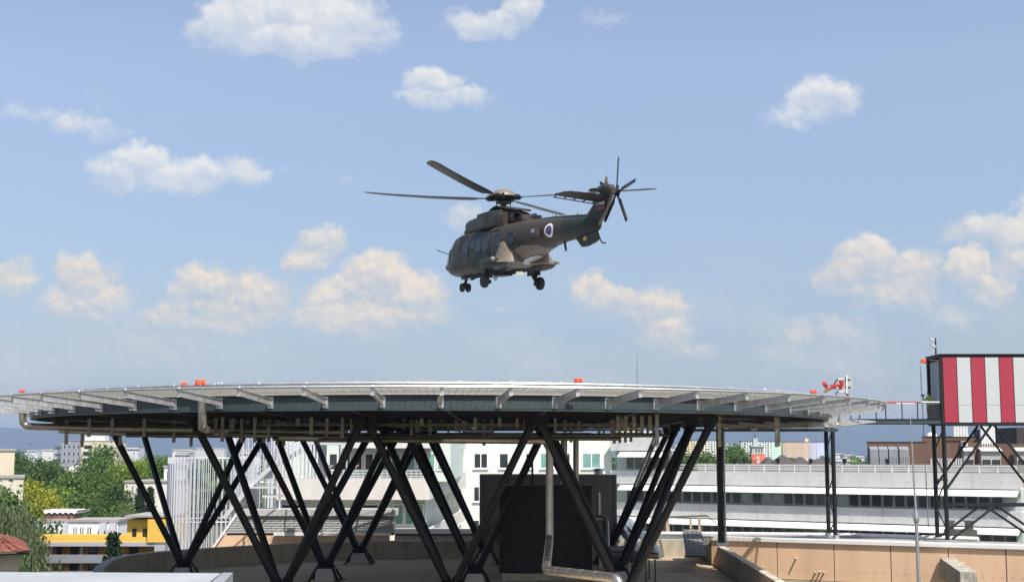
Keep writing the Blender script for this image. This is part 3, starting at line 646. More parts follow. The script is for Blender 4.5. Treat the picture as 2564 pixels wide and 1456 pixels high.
# net: mesh wires sagging between the rails
b = MB()
def wire(p, q, w=.012): b.beam(p, q, w, w)
NW = 57*9
for k in range(NW):
    t = R(3.7)+2*pi*k/NW; a, m_, c = dp(t, RG+.12, 2.27), dp(t, (RG+RN)/2, 2.27), dp(t, RN, 2.42); wire(a, m_, .016); wire(m_, c, .016)
for j in range(1, 12):
    f = j/12; z = 2.27 if f < .5 else 2.27+(f-.5)*.3; r = RG+.12+(RN-RG-.12)*f
    ringband(b, r-.008, r+.008, z-.008, z+.008, 171)
tag(b.build('safety_net', mat('net_wire', (.50, .48, .42), .5, .5), DK))
# net brackets
bk = MB(); q0_, q1_ = V((RG+.05, 0, 2.02)), V((RN-.06, 0, 2.30))
bk.ibeam((RG+.05, 0, 2.015), (RN-.05, 0, 2.275), .11, .27, .02); bk.box(RG+.005, RG+.03, -.11, .11, 1.76, 2.20); bk.box(RG+.032, RG+.30, -.012, .012, 1.78, 1.90)
bk.box(RN-.055, RN-.03, -.07, .07, 2.12, 2.40)
bk_me = bk.build('net_bracket', mat('bracket_aluminium', (.50, .51, .52), .42, .55, var=.25, scale=2.5), None, mesh_only=True)
for k in range(57):
    t = R(3.7+6.316*k); place('net_bracket', bk_me, DK, (DCX, DCY, 0), t-pi/2)
# ---------- four-legged supports ----------
FL_Z, AP_Z = -7.0, -6.25
BASES = [((705,1475),'front row, left, crossing in front of the leftmost ones'),((1130,1472),'front row, middle, just left of the cabin'),((1562,1488),'front row, right, beside the silver elbow'),
 ((460,1415),'leftmost one, inside the curved parapet'),((815,1418),'middle row, on a block at the bottom edge'),((1190,1430),'middle row, ending beside the cabin wall'),((1547,1425),'middle row, right of the cabin'),
 ((900,1380),'back row, left, near the rear parapet'),((1216,1380),'back row, half hidden by the cabin'),((1522,1380),'back row, right, behind the ducts')]
LEGTOPS = []
for (px, py), lab in BASES:
    a = Uz(px, py, AP_Z); T_ = thing('deck_support', 'black four-legged steel support, '+lab, 'support', (a.x, a.y, FL_Z), 'four-legged supports under the landing deck')
    for sx in (-1, 1):
        for sy in (-1, 1):
            p = V((a.x+sx*.25, a.y+sy*.20, AP_Z+.38)); q_ = V((a.x+sx*3.72, a.y+1.2+sy*3.2, 1.30))
            b = MB(); b.tube(p, q_, .178, 20); b.tube(q_-(q_-p).normalized()*.25, q_+(q_-p).normalized()*.12, .215, 20); b.tube(p, p+(q_-p).normalized()*.12, .215, 20)
            b.box(q_.x-.30, q_.x+.30, q_.y-.28, q_.y+.28, 1.32, 1.652); b.box(q_.x-.05, q_.x+.05, q_.y-.42, q_.y+.42, 1.0, 1.316)
            b.build('leg', STEEL, T_, smooth=True); LEGTOPS.append(q_)
    b = MB(); b.lathe((a.x, a.y, AP_Z-.058), [(.54,0),(.54,.06),(.36,.08),(.40,.30),(.50,.46),(.1,.52)], 20); b.build('foot_casting', STEEL, T_, smooth=True)
    b = MB(); b.box(a.x-.50, a.x+.50, a.y-.48, a.y+.48, FL_Z, AP_Z-.06); b.build('pedestal', mat('pale_concrete', (.42,.41,.38), .8, var=.1, scale=.8), T_)
    for k in range(4):
        t = pi/4+k*pi/2; b = MB(); b.beam((a.x+.40*cos(t), a.y+.40*sin(t), AP_Z+.26), (a.x+1.15*cos(t), a.y+1.15*sin(t), FL_Z+.04), .10, .10); b.box(a.x+1.18*cos(t)-.16, a.x+1.18*cos(t)+.16, a.y+1.18*sin(t)-.16, a.y+1.18*sin(t)+.16, FL_Z+.002, FL_Z+.05)
        b.build('stay', STEEL, T_)
# ---------- hangers and pipes under the deck ----------
random.seed(11)
hb = MB(); hb.box(-.06,.06,-.02,0,-1,0); hb.box(-.06,-.045,0,.05,-1,0); hb.box(.045,.06,0,.05,-1,0)
h_me = hb.build('hanger', mat('hanger_zinc', (.27,.26,.24), .5, .55, var=.2, scale=3), None, mesh_only=True)
hang = []
for px, bot, d in [(165,1103,60),(205,1110,62),(222,1093,58),(280,1093,57),(300,1105,62),(360,1093,57),(343,1088,66),(435,1098,60),(478,1108,62),(693,1105,60),(710,1107,62),(540,1085,56),(556,1096,55),(583,1080,57),(604,1098,58),(637,1098,56),(660,1098,60),(620,1075,60),
 (672,1096,58),(700,1082,61),(746,1067,57),(779,1088,55),(818,1097,57),(857,1095,56),(880,1113,57),(741,1096,62),(800,1075,66),(920,1060,57),(1010,1072,58),(1030,1098,60),(1056,1066,57),(1076,1097,59),(1046,1112,62),
 (1190,1082,56),(1212,1115,58),(1251,1068,56),(1295,1071,57),(1107,1064,58),(1142,1080,60),(1161,1101,62),(1340,1066,58),(1364,1060,60),(1415,1083,60),(1430,1098,64),(1450,1078,62),(1532,1092,60),(1500,1093,66),(1558,1074,58)]:
    hang.append((px, bot, d+7))
for k in range(8): hang.append((1538+k*14, 1101-k*1.6, 68+k*1.5))
for k in range(5): hang.append((1548+k*20, 1078, 60))
hang.append((1646,1117,57)); hang.append((1945,1118,62)); hang.append((1950,1116,63)); hang.append((1802,1118,60))
for px, bot, d in hang:
    p = U(px, bot+(9 if 1095 < bot < 1112 else 0), d); p.z = max(.18, p.z); place('hanger', h_me, DK, (p.x, p.y, 1.65), 0, (1.25, 1.2, 1.65-p.z))
for k in range(22):
    t = random.random(); x = -20+26*random.random(); y = 64+18*random.random(); place('hanger', h_me, DK, (x, y, 1.65), 0, (1, 1, .55+.5*random.random()))
for y, z, x0, x1 in [(64.6,1.3,-12,5),(70,1.35,-14,8),(84,1.4,-10,8)]:
    b = MB(); b.box(x0, x1, y-.2, y+.2, z, z+.05); b.box(x0, x1, y-.22, y-.2, z, z+.11); b.box(x0, x1, y+.2, y+.22, z, z+.11); b.build('cable_tray', DKPIPE, DK)
for k in range(14):
    x = -14+k*1.45; y = 65+(k*5) % 9; b = MB(); b.box(x, x+1.5, y-.03, y+.03, .86+.1*(k % 3), .94+.1*(k % 3)); b.build('cross_bar', DKPIPE, DK)
GP = 'pipes hung beneath the landing deck'
def pipe(label, pts, r, m=PIPE, bend=.35, cat='pipe', group=None, name='insulated_pipe', collars=0, n=14):
    pts = [V(p) for p in pts]; b = MB(); b.path(pts, r, n, bend=bend)
    if collars:
        for a, c in zip(pts[:-1], pts[1:]):
            Ln = (c-a).length; u = (c-a).normalized()
            for k in range(1, int(Ln/collars)): b.tube(a+u*(k*collars-.03), a+u*(k*collars+.03), r*1.06, n)
    o = b.build(name, m, None, smooth=True, loc=pts[-1]); return tag(o, label, cat, group)
pipe('silver pipe dropping from the left rim of the deck and turning right beneath it', [U(57,1028,66), U(57,1066,66), U(300,1072,66.5), U(860,1080,67)], .17, PIPE, .45, group=GP)
pipe('second thinner pipe with an elbow hung behind the left rim of the deck', [U(138,1048,68), U(138,1062,68), U(520,1066,68), U(900,1072,68)], .11, DKPIPE, .3, group=GP)
pipe('short thick silver downpipe under the front rim, bending back below the deck', [U(507,990,53.5), U(507,1069,53.5), U(520,1076,66)], .17, PIPE, .3, group=GP, collars=.5)
pipe('long sagging duct just below the left supports, lowest of the pipes on that side', [U(150,1078,69), U(330,1085,68), U(520,1084,67.5), U(620,1088,66), U(900,1094,65)], .12, PIPE, .4, group=GP)
for y, z, x0, x1, r, lab in [(63.6,.62,-9,-3.2,.10,'front thin pipe, left of centre'),(65.6,.72,-11.5,5.2,.10,'long pipe in the front third'),(67.2,0.90,-19,7,.10,'long pipe in front of the deck centre'),
  (69,0.93,-18,4,.13,'thick pipe near the deck centre'),(73.5,1.0,-20,8.5,.09,'thin pipe across the deck centre'),(79,1.05,-16,7,.12,'thick pipe beyond the deck centre'),(84,1.12,-12,9,.10,'farthest pipe under the rear of the deck')]:
    pipe('dull grey horizontal %s, hung under the landing deck' % lab, [(x0, y, z), (x1, y, z)], r, DKPIPE, 0, group=GP)
pipe('tall silver pipe falling past the black cabin, with a long elbow run at its foot', [U(700,1094,64.5), U(1050,1099,64.5), U(1376,1102,64.5), U(1376,1352,64.5), U(1367,1426,56), U(1548,1446,51), U(1562,1500,51)], .18, PIPE, .38, collars=1.0)
pipe('shorter silver pipe standing on the roof of the black cabin, left of its twin', [U(1412,1092,79), U(1412,1218,79)], .20, PIPE, 0, collars=1.2)
pipe('shorter silver pipe standing on the roof of the black cabin, right of its twin', [U(1442,1092,79), U(1442,1218,79)], .17, PIPE, 0, collars=1.2)
pipe('thin dark pole rising from the left part of the cabin roof', [U(1333,1118,79), U(1333,1218,79)], .06, STEEL, 0, cat='pole', name='pole')
# ---------- orange lights on the rim ----------
def marker(px, py, d, lab, s=1.0):
    p = U(px, py, d); T_ = thing('marker_light', lab, 'marker light', p, 'orange marker lights on the deck rim')
    b = MB(); b.lathe(p, [(.16*s,0),(.17*s,.08*s),(.12*s,.10*s)], 16); b.build('base', GALV, T_, smooth=True)
    for k in (-1, 1):
        b = MB(); b.lathe(p+V((k*.17*s, 0, .10*s)), [(.15*s,0),(.16*s,.1*s),(.14*s,.24*s),(.05*s,.3*s)], 16); b.build('lamp', ORNG, T_, smooth=True)
    b = MB(); b.box(p.x-.36*s, p.x+.36*s, p.y-.04, p.y+.04, p.z+.02*s, p.z+.10*s); b.build('crossbar', ORNG, T_)
marker(55, 983, 72, 'small orange marker light at the far left of the deck rim', .45)
marker(501, 965, 54, 'large orange marker light on the front left of the deck rim', .62)
marker(461, 965, 53, 'tiny red-orange lamp just left of the large marker light', .35)
marker(1448, 958, 53, 'orange marker light on the front rim below and right of the helicopter', .5)
marker(2037, 985, 62, 'low orange marker light near the red fire monitor', .45)
# thin aerial on the far rim
p = U(1596, 965, 92); b = MB(); b.tube(p-V((0,0,.0)), p+V((0,0,1.3)), .05, 8); b.tube(p+V((0,0,1.3)), p+V((0,0,2.3)), .025, 8)
b.box(p.x-.1,p.x+.1,p.y-.1,p.y+.1,p.z-.6,p.z)
tag(b.build('aerial_pole', GALV, None, loc=p), 'thin whip aerial standing alone on the deck right of the helicopter', 'aerial')
# fire monitor
p = U(2105, 988, 66); s_ = .0195; FM = thing('fire_monitor', 'red jointed foam cannon with a white pump body, on the right end of the deck', 'foam cannon', p)
def lp(px, py, dy=0): v = U(px, py, 66+dy); return v
b = MB(); b.box(lp(2099,980).x, lp(2112,980).x, 65.85, 66.15, lp(0,983).z, lp(0,976).z); b.build('pump_body', mat('cream_body', (.5,.5,.47), .4), FM, smooth=True)
b = MB(); b.path([lp(2104,976), lp(2105,964), lp(2099,962), lp(2085,968), lp(2074,974), lp(2066,965), lp(2063,960)], .075, 10, bend=.1); b.tube(lp(2107,952), lp(2107,968), .12, 12); b.tube(lp(2061,962), lp(2068,959), .13, 12); b.tube(lp(2084,970), lp(2090,964), .10, 10); b.build('jointed_arm', RED, FM, smooth=True)
b = MB(); b.tube(lp(2075,973), lp(2064,981), .085, 12, .065); b.build('nozzle', mat('brass', (.45,.3,.08), .4, .8), FM, smooth=True)
b = MB(); b.box(lp(2097,948).x, lp(2110,948).x, 65.9, 66.1, lp(0,951).z, lp(0,945).z); b.build('motor_box', mat('cream_body', (.5,.5,.47), .4), FM)
b = MB(); b.path([lp(2098,950), lp(2091,954), lp(2089,966), lp(2092,974)], .03, 8, bend=.12); b.path([lp(2063,958), lp(2072,966), lp(2088,962)], .018, 6, bend=.1); b.path([lp(2115,982), lp(2119,986), lp(2121,990)], .02, 6); b.path([lp(2096,980), lp(2092,984), lp(2096,989)], .025, 6, bend=.06); b.build('hose', RUB, FM, smooth=True)
# sign board seen from behind
p = U(2120, 992, 68); SG = thing('signboard', 'blank grey signboard seen from behind on a white post beside the red foam cannon', 'signboard', p)
b = MB(); b.box(U(2110,958,68).x, U(2135,958,68).x, 68.06, 68.09, U(0,973,68).z, U(0,943,68).z); b.build('board', mat('grey_board', (.42,.43,.42), .5, .2, var=.06, scale=1), SG)
b = MB(); b.tube(p, U(2120,939,68), .04, 8); b.build('post', COPE, SG)
for y in (949, 968): b = MB(); b.box(U(2116,958,68).x, U(2131,958,68).x, 68.02, 68.05, U(0,y+.8,68).z, U(0,y-.8,68).z); b.build('clamp', STEEL, SG)
b = MB(); b.tube(U(2123,994,67.5), U(2123,984,67.5), .05, 8); tag(b.build('hydrant_cap', RED, None, loc=U(2123,994,67.5), smooth=True), 'little red valve beside the foot of the signboard post', 'valve')
# ================= footbridge, striped tower, lattice legs =================
BD = 85.0
def X(px, d=BD): return U(px, 1100, d).x
def Z(py, d=BD): return U(1282, py, d).z
FBR = thing('footbridge', 'slim dark steel footbridge with cable railing between landing deck and striped tower', 'footbridge', (X(2110), BD, 1.9))
b = MB(); 
for y in (84.1, 86.3): b.ibeam((12.0, y, 1.99), (26.45, y, 1.99), .14, .30, .02)
b.box(12.0, 26.45, 84.18, 86.22, 2.06, 2.10); b.build('deck_beam', GIRD, FBR)
xs_ = [2132,2154,2196,2220,2261,2300,2334]
for i, px in enumerate(xs_):
    for y in (84.1, 86.3): b = MB(); b.box(X(px,y)-.03, X(px,y)+.03, y-.02, y+.02, 2.14, 3.14); b.build('railing_post', STEEL, FBR)
b = MB()
for y in (84.1, 86.3):
    for k in range(7): b.tube((13, y, 2.25+k*.13), (26.4, y, 2.25+k*.13), .004, 4)
b.build('railing_cable', GALV, FBR)
b = MB(); b.box(13, X(2300), 84.06, 84.14, 3.14, 3.20); b.box(13, X(2262), 86.26, 86.34, 3.14, 3.20); b.build('red_handrail', mat('red_rail', (.45,.05,.06), .4), FBR)
b = MB(); b.box(X(2300)+.002, 26.4, 84.06, 84.14, 3.14, 3.21); b.box(X(2262)+.002, 26.4, 86.26, 86.34, 3.14, 3.2); b.build('white_handrail', COPE, FBR)
# striped tower
tx0, tx1, ty0, ty1, tz0, tz1 = 26.5, 36.9, 84.0, 86.8, 1.86, 5.98
TW = thing('striped_tower', 'raised steel cabin clad in red and white vertical panels on black legs', 'lift tower', (tx0, ty0, -5.2))
b = MB()
for z in (tz0-.10, tz1-.04): b.box(tx0, tx1, ty0, ty1, z, z+.14)
for x, y in ((tx0, ty0), (tx0, ty1-.16)): b.box(x, x+.14, y, y+.16, tz0+.04, tz1-.04)
for k in range(1, 13):
    x = tx0+.14+k*.873; b.box(x-.02, x+.02, ty0-.03, ty0+.03, tz0+.04, tz1-.04)
b.box(tx0+.06, tx1, ty0+.1, ty1-.05, tz0+.041, tz0+.1)
b.build('frame', BLACKM, TW)
b = MB(); b.box(tx0-.05, tx1, ty0-.08, ty1+.1, tz1+.10, tz1+.16); b.build('roof', BLACKM, TW)
def perf(name, col, c2):
    m = mat(name, col, .45, .2); nt = m.node_tree; N = nt.nodes; L = nt.links; bb = N['Principled BSDF']
    tc = N.new('ShaderNodeTexCoord'); mp = N.new('ShaderNodeMapping'); mp.inputs['Scale'].default_value = (16, 16, 16); L.new(tc.outputs['Object'], mp.inputs[0])
    vo_ = N.new('ShaderNodeTexVoronoi'); vo_.inputs['Randomness'].default_value = .25; vo_.inputs['Scale'].default_value = 1; L.new(mp.outputs[0], vo_.inputs['Vector'])
    mr_ = N.new('ShaderNodeMapRange'); mr_.inputs[1].default_value = .25; mr_.inputs[2].default_value = .33; L.new(vo_.outputs['Distance'], mr_.inputs[0])
    mx = N.new('ShaderNodeMix'); mx.data_type = 'RGBA'; mx.inputs['A'].default_value = (*c2, 1); mx.inputs['B'].default_value = (*col, 1); L.new(mr_.outputs[0], mx.inputs['Factor']); L.new(mx.outputs['Result'], bb.inputs['Base Color']); return m
PR = perf('red_perforated', (.36,.035,.062), (.46,.12,.15)); PW = perf('white_perforated', (.50,.53,.53), (.42,.45,.46))
for k in range(12):
    x = tx0+.14+k*.873; b = MB(); b.box(x+.025, x+.848, ty0-.02, ty0+.01, tz0+.06, tz1-.06); b.build('red_panel' if k % 2 == 0 else 'white_panel', PR if k % 2 == 0 else PW, TW)
b = MB(); b.box(tx0+.05, tx0+.08, ty0+.45, ty1-.6, tz0+1.2, tz1-.25); b.build('side_glass', mat('side_glass', (.20,.24,.26), .15, alpha=.75), TW)
b = MB(); b.box(tx0+.14, tx1, ty1-.06, ty1-.03, tz0+.06, tz1-.06); b.build('rear_cladding', mat('rear_cladding_grey', (.12,.13,.14), .5), TW)
b = MB(); b.box(tx0+.165, tx1, ty0-.024, ty0-.0202, tz0+1.12, tz0+1.135); b.build('panel_joint', mat('joint_grey', (.16,.10,.11), .6), TW)
def seg(b, p, q, r=.075): b.tube(p, q, r, 10)
for x, y in ((26.6,84.15),(26.75,86.6)):
    b = MB(); seg(b, (x, y, -5.2), (x, y, tz0-.1), .13); b.build('leg', STEEL, TW, smooth=True)
b = MB(); zs = [tz0-.2, .1, -1.6, -3.1, -4.9]
for i in range(4):
    s0, s1 = (84.15, 86.6) if i % 2 == 0 else (86.6, 84.15); seg(b, (26.65, s0, zs[i]), (26.72, s1, zs[i+1]), .045)
for z in (-1.6, -3.1): seg(b, (26.6, 84.15, z), (26.75, 86.6, z), .05)
b.build('cross_brace', STEEL, TW)
for y in (84.15, 86.6):
    b = MB(); seg(b, (26.65, y, -2.15), (29.55, y, tz0-.12)); seg(b, (29.75, y, tz0-.12), (33.2, y, -2.9)); seg(b, (26.9, y, -5.15), (29.55, y, -3.2)); seg(b, (29.75, y, -3.2), (32.6, y, -5.15))
    b.box(26.6, 36.9, y-.07, y+.07, -3.2, -3.06); b.build('diagonal_brace', STEEL, TW, smooth=True)
# lights and camera on the tower
p = V((tx0+.0, ty0+.75, tz1+.16)); MS = thing('floodlight_pole', 'short black pole with two silver floodlights on top of the striped tower', 'floodlight', p)
b = MB(); b.tube(p, p+V((0,0,1.05)), .05, 8); b.build('pole', STEEL, MS)
for z, x in ((.95,-.22),(.55,-.16)): b = MB(); b.obox(p+V((x,-.05,z)), (.8,0,-.5), (0,1,0), (.5,0,.8), .15, .12, .08); b.build('floodlight_head', ALU, MS)
p = V((tx0-.25, ty1-.4, tz1-.25)); OB = thing('obstruction_light', 'orange double beacon on a bracket at the left top corner of the striped tower', 'beacon', p)
b = MB(); b.tube(p+V((.3,0,-.1)), p, .03, 6); b.build('bracket', ORNG, OB)
for k in (-1, 1): b = MB(); b.lathe(p+V((k*.09-.06,0,0)), [(.08,0),(.09,.1),(.07,.24),(.02,.28)], 12); b.build('lamp', ORNG, OB, smooth=True)
pipe('slim silver lightning conductor down the left side of the striped tower', [(26.15, 86.9, 5.6), (26.3, 86.9, -4.6)], .03, GALV, 0, cat='conductor', name='conductor')
# lattice pair under the bridge
LT = thing('lattice_column', 'slim pair of dark tubes with zigzag bracing holding the footbridge near the deck', 'column', (19.7, 84.1, -5.2))
for x, y in ((19.75,84.1),(19.85,86.3)): b = MB(); seg(b, (x, y, -5.2), (x, y, 1.84), .13); b.build('leg', STEEL, LT, smooth=True)
b = MB(); zs = [1.6,.2,-1.2,-2.6,-4.0,-5.0]
for i in range(5): s0, s1 = (84.1, 86.3) if i % 2 == 0 else (86.3, 84.1); seg(b, (19.76, s0, zs[i]), (19.84, s1, zs[i+1]), .04)
b.build('cross_brace', STEEL, LT)
b = MB()
for y in (84.1, 86.3): b.lathe((19.8, y, -5.2), [(.34,0),(.34,.08),(.2,.1),(.18,.3)], 12)
b.build('base_sleeve', GALV, LT, smooth=True)
CT = thing('box_column', 'dark square column with a silver downpipe on its right side, under the right part of the deck', 'column', (X(1803,80), 80, -5.3))
x = X(1801,80); b = MB(); b.box(x-.17, x+.17, 79.85, 80.15, -5.3, 1.65); b.build('shaft', STEEL, CT)
b = MB(); b.tube((x+.25,79.95,-5.3),(x+.25,79.95,1.65),.06,8); b.build('downpipe', GALV, CT, smooth=True)
b = MB(); b.box(x-.3,x+.4,79.7,80.3,-5.3,-5.1); b.build('base_plate', GALV, CT)
pipe('slim silver drain looping down from the right tip of the deck to its lower beam', [U(2103,1020,70), U(2103,1044,70), U(2100,1062,70), U(2096,1062,70)], .07, ALU, .12, cat='drain', name='drain_pipe')
# low outrigger net frame beside the bridge
NF = thing('lower_net_frame', 'lower pointed wing of safety netting sticking out right beneath the deck rim', 'safety net', U(2060,1058,70))
b = MB(); A_ = [U(1760,1046,66), U(2060,1046,72), U(2192,1055,76), U(2110,1066,72), U(1880,1073,66)]
b.path(A_[:3], .05, 8); b.path([A_[2], A_[3], A_[4]], .05, 8); b.build('rim_tube', ALU, NF, smooth=True)
b = MB()
for k in range(28): t = k/28; p0 = A_[1].lerp(A_[2], t); p1 = A_[4].lerp(A_[3], t); b.beam(p0, p1, .02, .02)
for k in range(1, 8): b.beam(A_[1].lerp(A_[4], k/8), A_[2].lerp(A_[3], k/8), .02, .02)
b.build('netting', mat('net_wire', (.5,.48,.42), .5, .5), NF)
for k in range(4): b = MB(); p0 = A_[4].lerp(A_[3], .05+k*.28); p1 = p0+V((-1.8, 2.4, .25)); b.ibeam(p0, p1, .10, .20, .02); b.build('outrigger', ALUW, NF)
b = MB(); b.box(A_[4].x-3, A_[3].x-1.6, 66.4, 66.6, A_[4].z-.12, A_[4].z+.02); b.build('edge_beam', GIRD, NF)
# person
def person(p, yaw):
    T_ = thing('person', 'person in bright green shirt and dark trousers photographing from the footbridge', 'person', p)
    me = bpy.data.meshes.new('body'); J = [(0,0,.95),(0,0,1.15),(0,0,1.38),(0,-.01,1.47),(0,-.02,1.56),(0,-.02,1.68),(-.17,0,1.40),(-.30,-.06,1.20),(-.20,-.28,1.40),(-.12,-.36,1.52),(.17,0,1.40),(.28,-.08,1.18),(.14,-.30,1.38),(.06,-.37,1.50),(-.10,0,.90),(-.11,-.02,.50),(-.11,0,.10),(-.11,-.16,.04),(.10,0,.90),(.12,-.02,.50),(.12,0,.10),(.12,-.16,.04)]
    E_ = [(0,1),(1,2),(2,3),(3,4),(4,5),(2,6),(6,7),(7,8),(8,9),(2,10),(10,11),(11,12),(12,13),(0,14),(14,15),(15,16),(16,17),(0,18),(18,19),(19,20),(20,21)]
    RR = [.15,.14,.15,.055,.085,.08,.065,.045,.038,.035,.065,.045,.038,.035,.085,.06,.045,.035,.085,.06,.045,.035]
    me.from_pydata(J, E_, []); o = bpy.data.objects.new('body', me); COL.objects.link(o)
    m = o.modifiers.new('skin', 'SKIN')
    if not me.skin_vertices: 
        bpy.context.view_layer.objects.active = o
    for i, r in enumerate(RR):
        try: me.skin_vertices[0].data[i].radius = (r, r*.8)
        except Exception: pass
    sb = o.modifiers.new('sub', 'SUBSURF'); sb.levels = 2; sb.render_levels = 2
    dg = bpy.context.evaluated_depsgraph_get(); m2 = bpy.data.meshes.new_from_object(o.evaluated_get(dg)); COL.objects.unlink(o); bpy.data.objects.remove(o)
    m2.materials.clear()
    for mm in (mat('skin', (.35,.2,.14), .5), mat('green_shirt', (.25,.48,.10), .8), mat('dark_trousers', (.02,.022,.03), .8)): m2.materials.append(mm)
    for f in m2.polygons:
        c = f.center; f.use_smooth = True
        f.material_index = 0 if (c.z > 1.47 or (abs(c.y) > .2 and c.z > 1.1)) else (2 if c.z < .93 else 1)
    o = bpy.data.objects.new('body', m2); COL.objects.link(o); o.parent = T_
    b = MB(); b.lathe((0,.0,1.62), [(.092,0),(.098,.06),(.085,.12),(.03,.16)], 14); hh = b.build('hair', mat('dark_hair', (.02,.014,.01), .7), None, mesh_only=True); ho_ = bpy.data.objects.new('hair', hh); COL.objects.link(ho_); ho_.parent = T_
    T_.rotation_euler = (0, 0, yaw)
    b = MB(); c = V(p)+Matrix.Rotation(yaw, 3, 'Z')@V((-.03,-.42,1.53)); b.box(c.x-.08, c.x+.08, c.y-.05, c.y+.05, c.z-.05, c.z+.05); b.lathe(c+V((-.05,0,0)), [(.045,0),(.05,.12)], 12, (-1,0,0)); tag(b.build('camera', RUB, None, loc=c), 'small black camera held up to the face of the person on the footbridge', 'camera')
person((26.15, 85.4, 2.11), R(-60))
# ================= platform under the deck =================
PAR = [(-9,61.8),(-14,63.2),(-17.5,65.0),(-19.3,66.8),(-20.5,69.3),(-21.3,72.6),(-21.9,76),(-22,79),(-21.3,81.8),(-20,83.8),(-18.3,86),(-16.4,88),(-14.2,90),(-11.5,91.7),(-8,92.6),(-2,93),(6,93.6),(13.35,94.2)]
def smooth(pl, k=6):
    o = []
    for i in range(len(pl)-1):
        p0 = V(pl[max(0,i-1)]).to_3d() if 0 else V((*pl[max(0,i-1)],0)); p1 = V((*pl[i],0)); p2 = V((*pl[i+1],0)); p3 = V((*pl[min(len(pl)-1,i+2)],0))
        for j in range(k):
            t = j/k; o.append(.5*((2*p1)+(p2-p0)*t+(2*p0-5*p1+4*p2-p3)*t*t+(3*p1-p0-3*p2+p3)*t**3))
    o.append(V((*pl[-1],0))); return o
PS = smooth(PAR)
RB = thing('lower_roof', 'rounded flat concrete roof with a low parapet, carrying the landing deck supports', 'roof', (-4, 75, GZ))
poly = PS+[V((12.75,94.2,0)),V((11.9,50,0)),V((-9,50,0))]
b = MB(); b.prism([(p.x, p.y, FL_Z-.5) for p in poly], (0,0,.5)); b.build('roof_floor', FLOOR, RB)
b = MB(); b.prism([(p.x*.985, 75+(p.y-75)*.985, GZ) for p in poly], (0,0,FL_Z-.5-GZ-.002)); b.build('wall', CONC, RB)
def wallstrip(b, pts, z0, z1, th, out=1):
    L_, R_ = [], []
    for i, p in enumerate(pts):
        d = (pts[min(i+1, len(pts)-1)]-pts[max(i-1, 0)]).normalized(); n_ = V((-d.y, d.x, 0))*out; L_.append(p); R_.append(p+n_*th)
    n = len(pts)
    vs = [V((p.x,p.y,z0)) for p in L_]+[V((p.x,p.y,z0)) for p in R_]+[V((p.x,p.y,z1)) for p in R_]+[V((p.x,p.y,z1)) for p in L_]
    fs = []
    for i in range(n-1):
        for k in range(4): a, c = k*n+i, ((k+1) % 4)*n+i; fs.append((a, a+1, c+1, c))
    fs += [(0,n,2*n,3*n),(n-1,4*n-1,3*n-1,2*n-1)]; b.add(vs, fs)
b = MB(); wallstrip(b, PS, FL_Z-1.6, -5.86, .46, 1); b.build('parapet', CONC, RB, smooth=False)
b = MB(); wallstrip(b, [p for p in PS], -5.858, -5.80, .50, 1); b.build('coping', mat('pale_concrete', (.42,.41,.38), .8, var=.1, scale=.8), RB)
b = MB(); WW = [V((13.65,94.0,0)),V((12.3,60,0)),V((11.9,50,0))]; wallstrip(b, WW, FL_Z-.9, -5.83, .34, -1); b.build('straight_parapet', stained('tan_concrete', (.40,.35,.27), (.22,.18,.13), 1.3), RB)
b = MB(); wallstrip(b, WW, -5.828, -5.77, .38, -1); b.build('straight_coping', mat('pale_tan_concrete', (.60,.55,.45), .8, var=.15, scale=1.5), RB)
# ---------- black cabin and grey container ----------
CB = thing('black_cabin', 'matt black metal plant cabin on a concrete plinth beneath the middle of the deck', 'plant cabin', (X(1372,77), 78, FL_Z))
x0, x1 = X(1251,77), X(1480,77); zt_ = Z(1219,77)
b = MB(); b.box(x0+.15, x1-.1, 77.1, 81, FL_Z, FL_Z+.40); b.build('plinth', CONC, CB)
b = MB(); b.box(x0, x1, 77, 81, FL_Z+.402, zt_); 
for k in range(1, 7): xx = x0+(x1-x0)*k/7; b.box(xx-.012, xx+.012, 76.985, 77, FL_Z+.42, zt_-.06)
for k in range(1, 5): zz = FL_Z+.4+(zt_-FL_Z-.4)*k/5; b.box(x0+.02, x1-.02, 76.988, 77, zz-.01, zz+.01)
b.build('wall', BLACKM, CB)
b = MB(); b.box(x0-.04, x1+.04, 76.94, 81.05, zt_+.002, zt_+.10); b.build('roof', BLACKM, CB)
b = MB(); b.box(x1-.35, x1-.15, 76.90, 76.98, FL_Z+.1, zt_-1.0); b.build('downpipe', BLACKM, CB)
b = MB(); b.lathe((X(1505,80),80,Z(1290,80)), [(.02,-.9),(.05,.0)], 6); 
GC = thing('grey_container', 'larger dark grey panelled container standing behind the black cabin', 'container', (X(1372,90), 92, -5.3))
x0, x1 = X(1203,90), X(1541,90); zt_ = Z(1193,90)
b = MB(); b.box(x0, x1, 90, 94.5, -5.75, zt_)
for k in range(1, 8): xx = x0+(x1-x0)*k/8; b.box(xx-.015, xx+.015, 89.985, 90, -5.2, zt_-.1)
for k in range(1, 3): zz = -5.3+(zt_+5.3)*k/3; b.box(x0+.3, x1-.3, 89.985, 90, zz-.012, zz+.012)
b.build('wall', GREYP, GC)
b = MB(); b.box(x0-.06, x1+.06, 89.9, 94.6, zt_+.002, zt_+.14); b.box(x0-.05, x0+.12, 89.93, 89.98, -5.3, zt_); b.box(x1-.12, x1+.05, 89.93, 89.98, -5.3, zt_); b.build('corner_trim', GREYP, GC)
p = V((X(1498,92), 92, zt_+.14)); b = MB(); b.lathe(p, [(.3,0),(.3,.22),(.42,.25),(.38,.36),(.1,.42)], 16); b.build('roof_vent', ALU, GC, smooth=True)
b = MB(); p = V((X(1505,88), 89.96, Z(1262,88))); b.box(p.x-.06, p.x+.06, 89.9, 89.97, p.z-.7, p.z+.7); b.build('door_handle', ALU, GC)
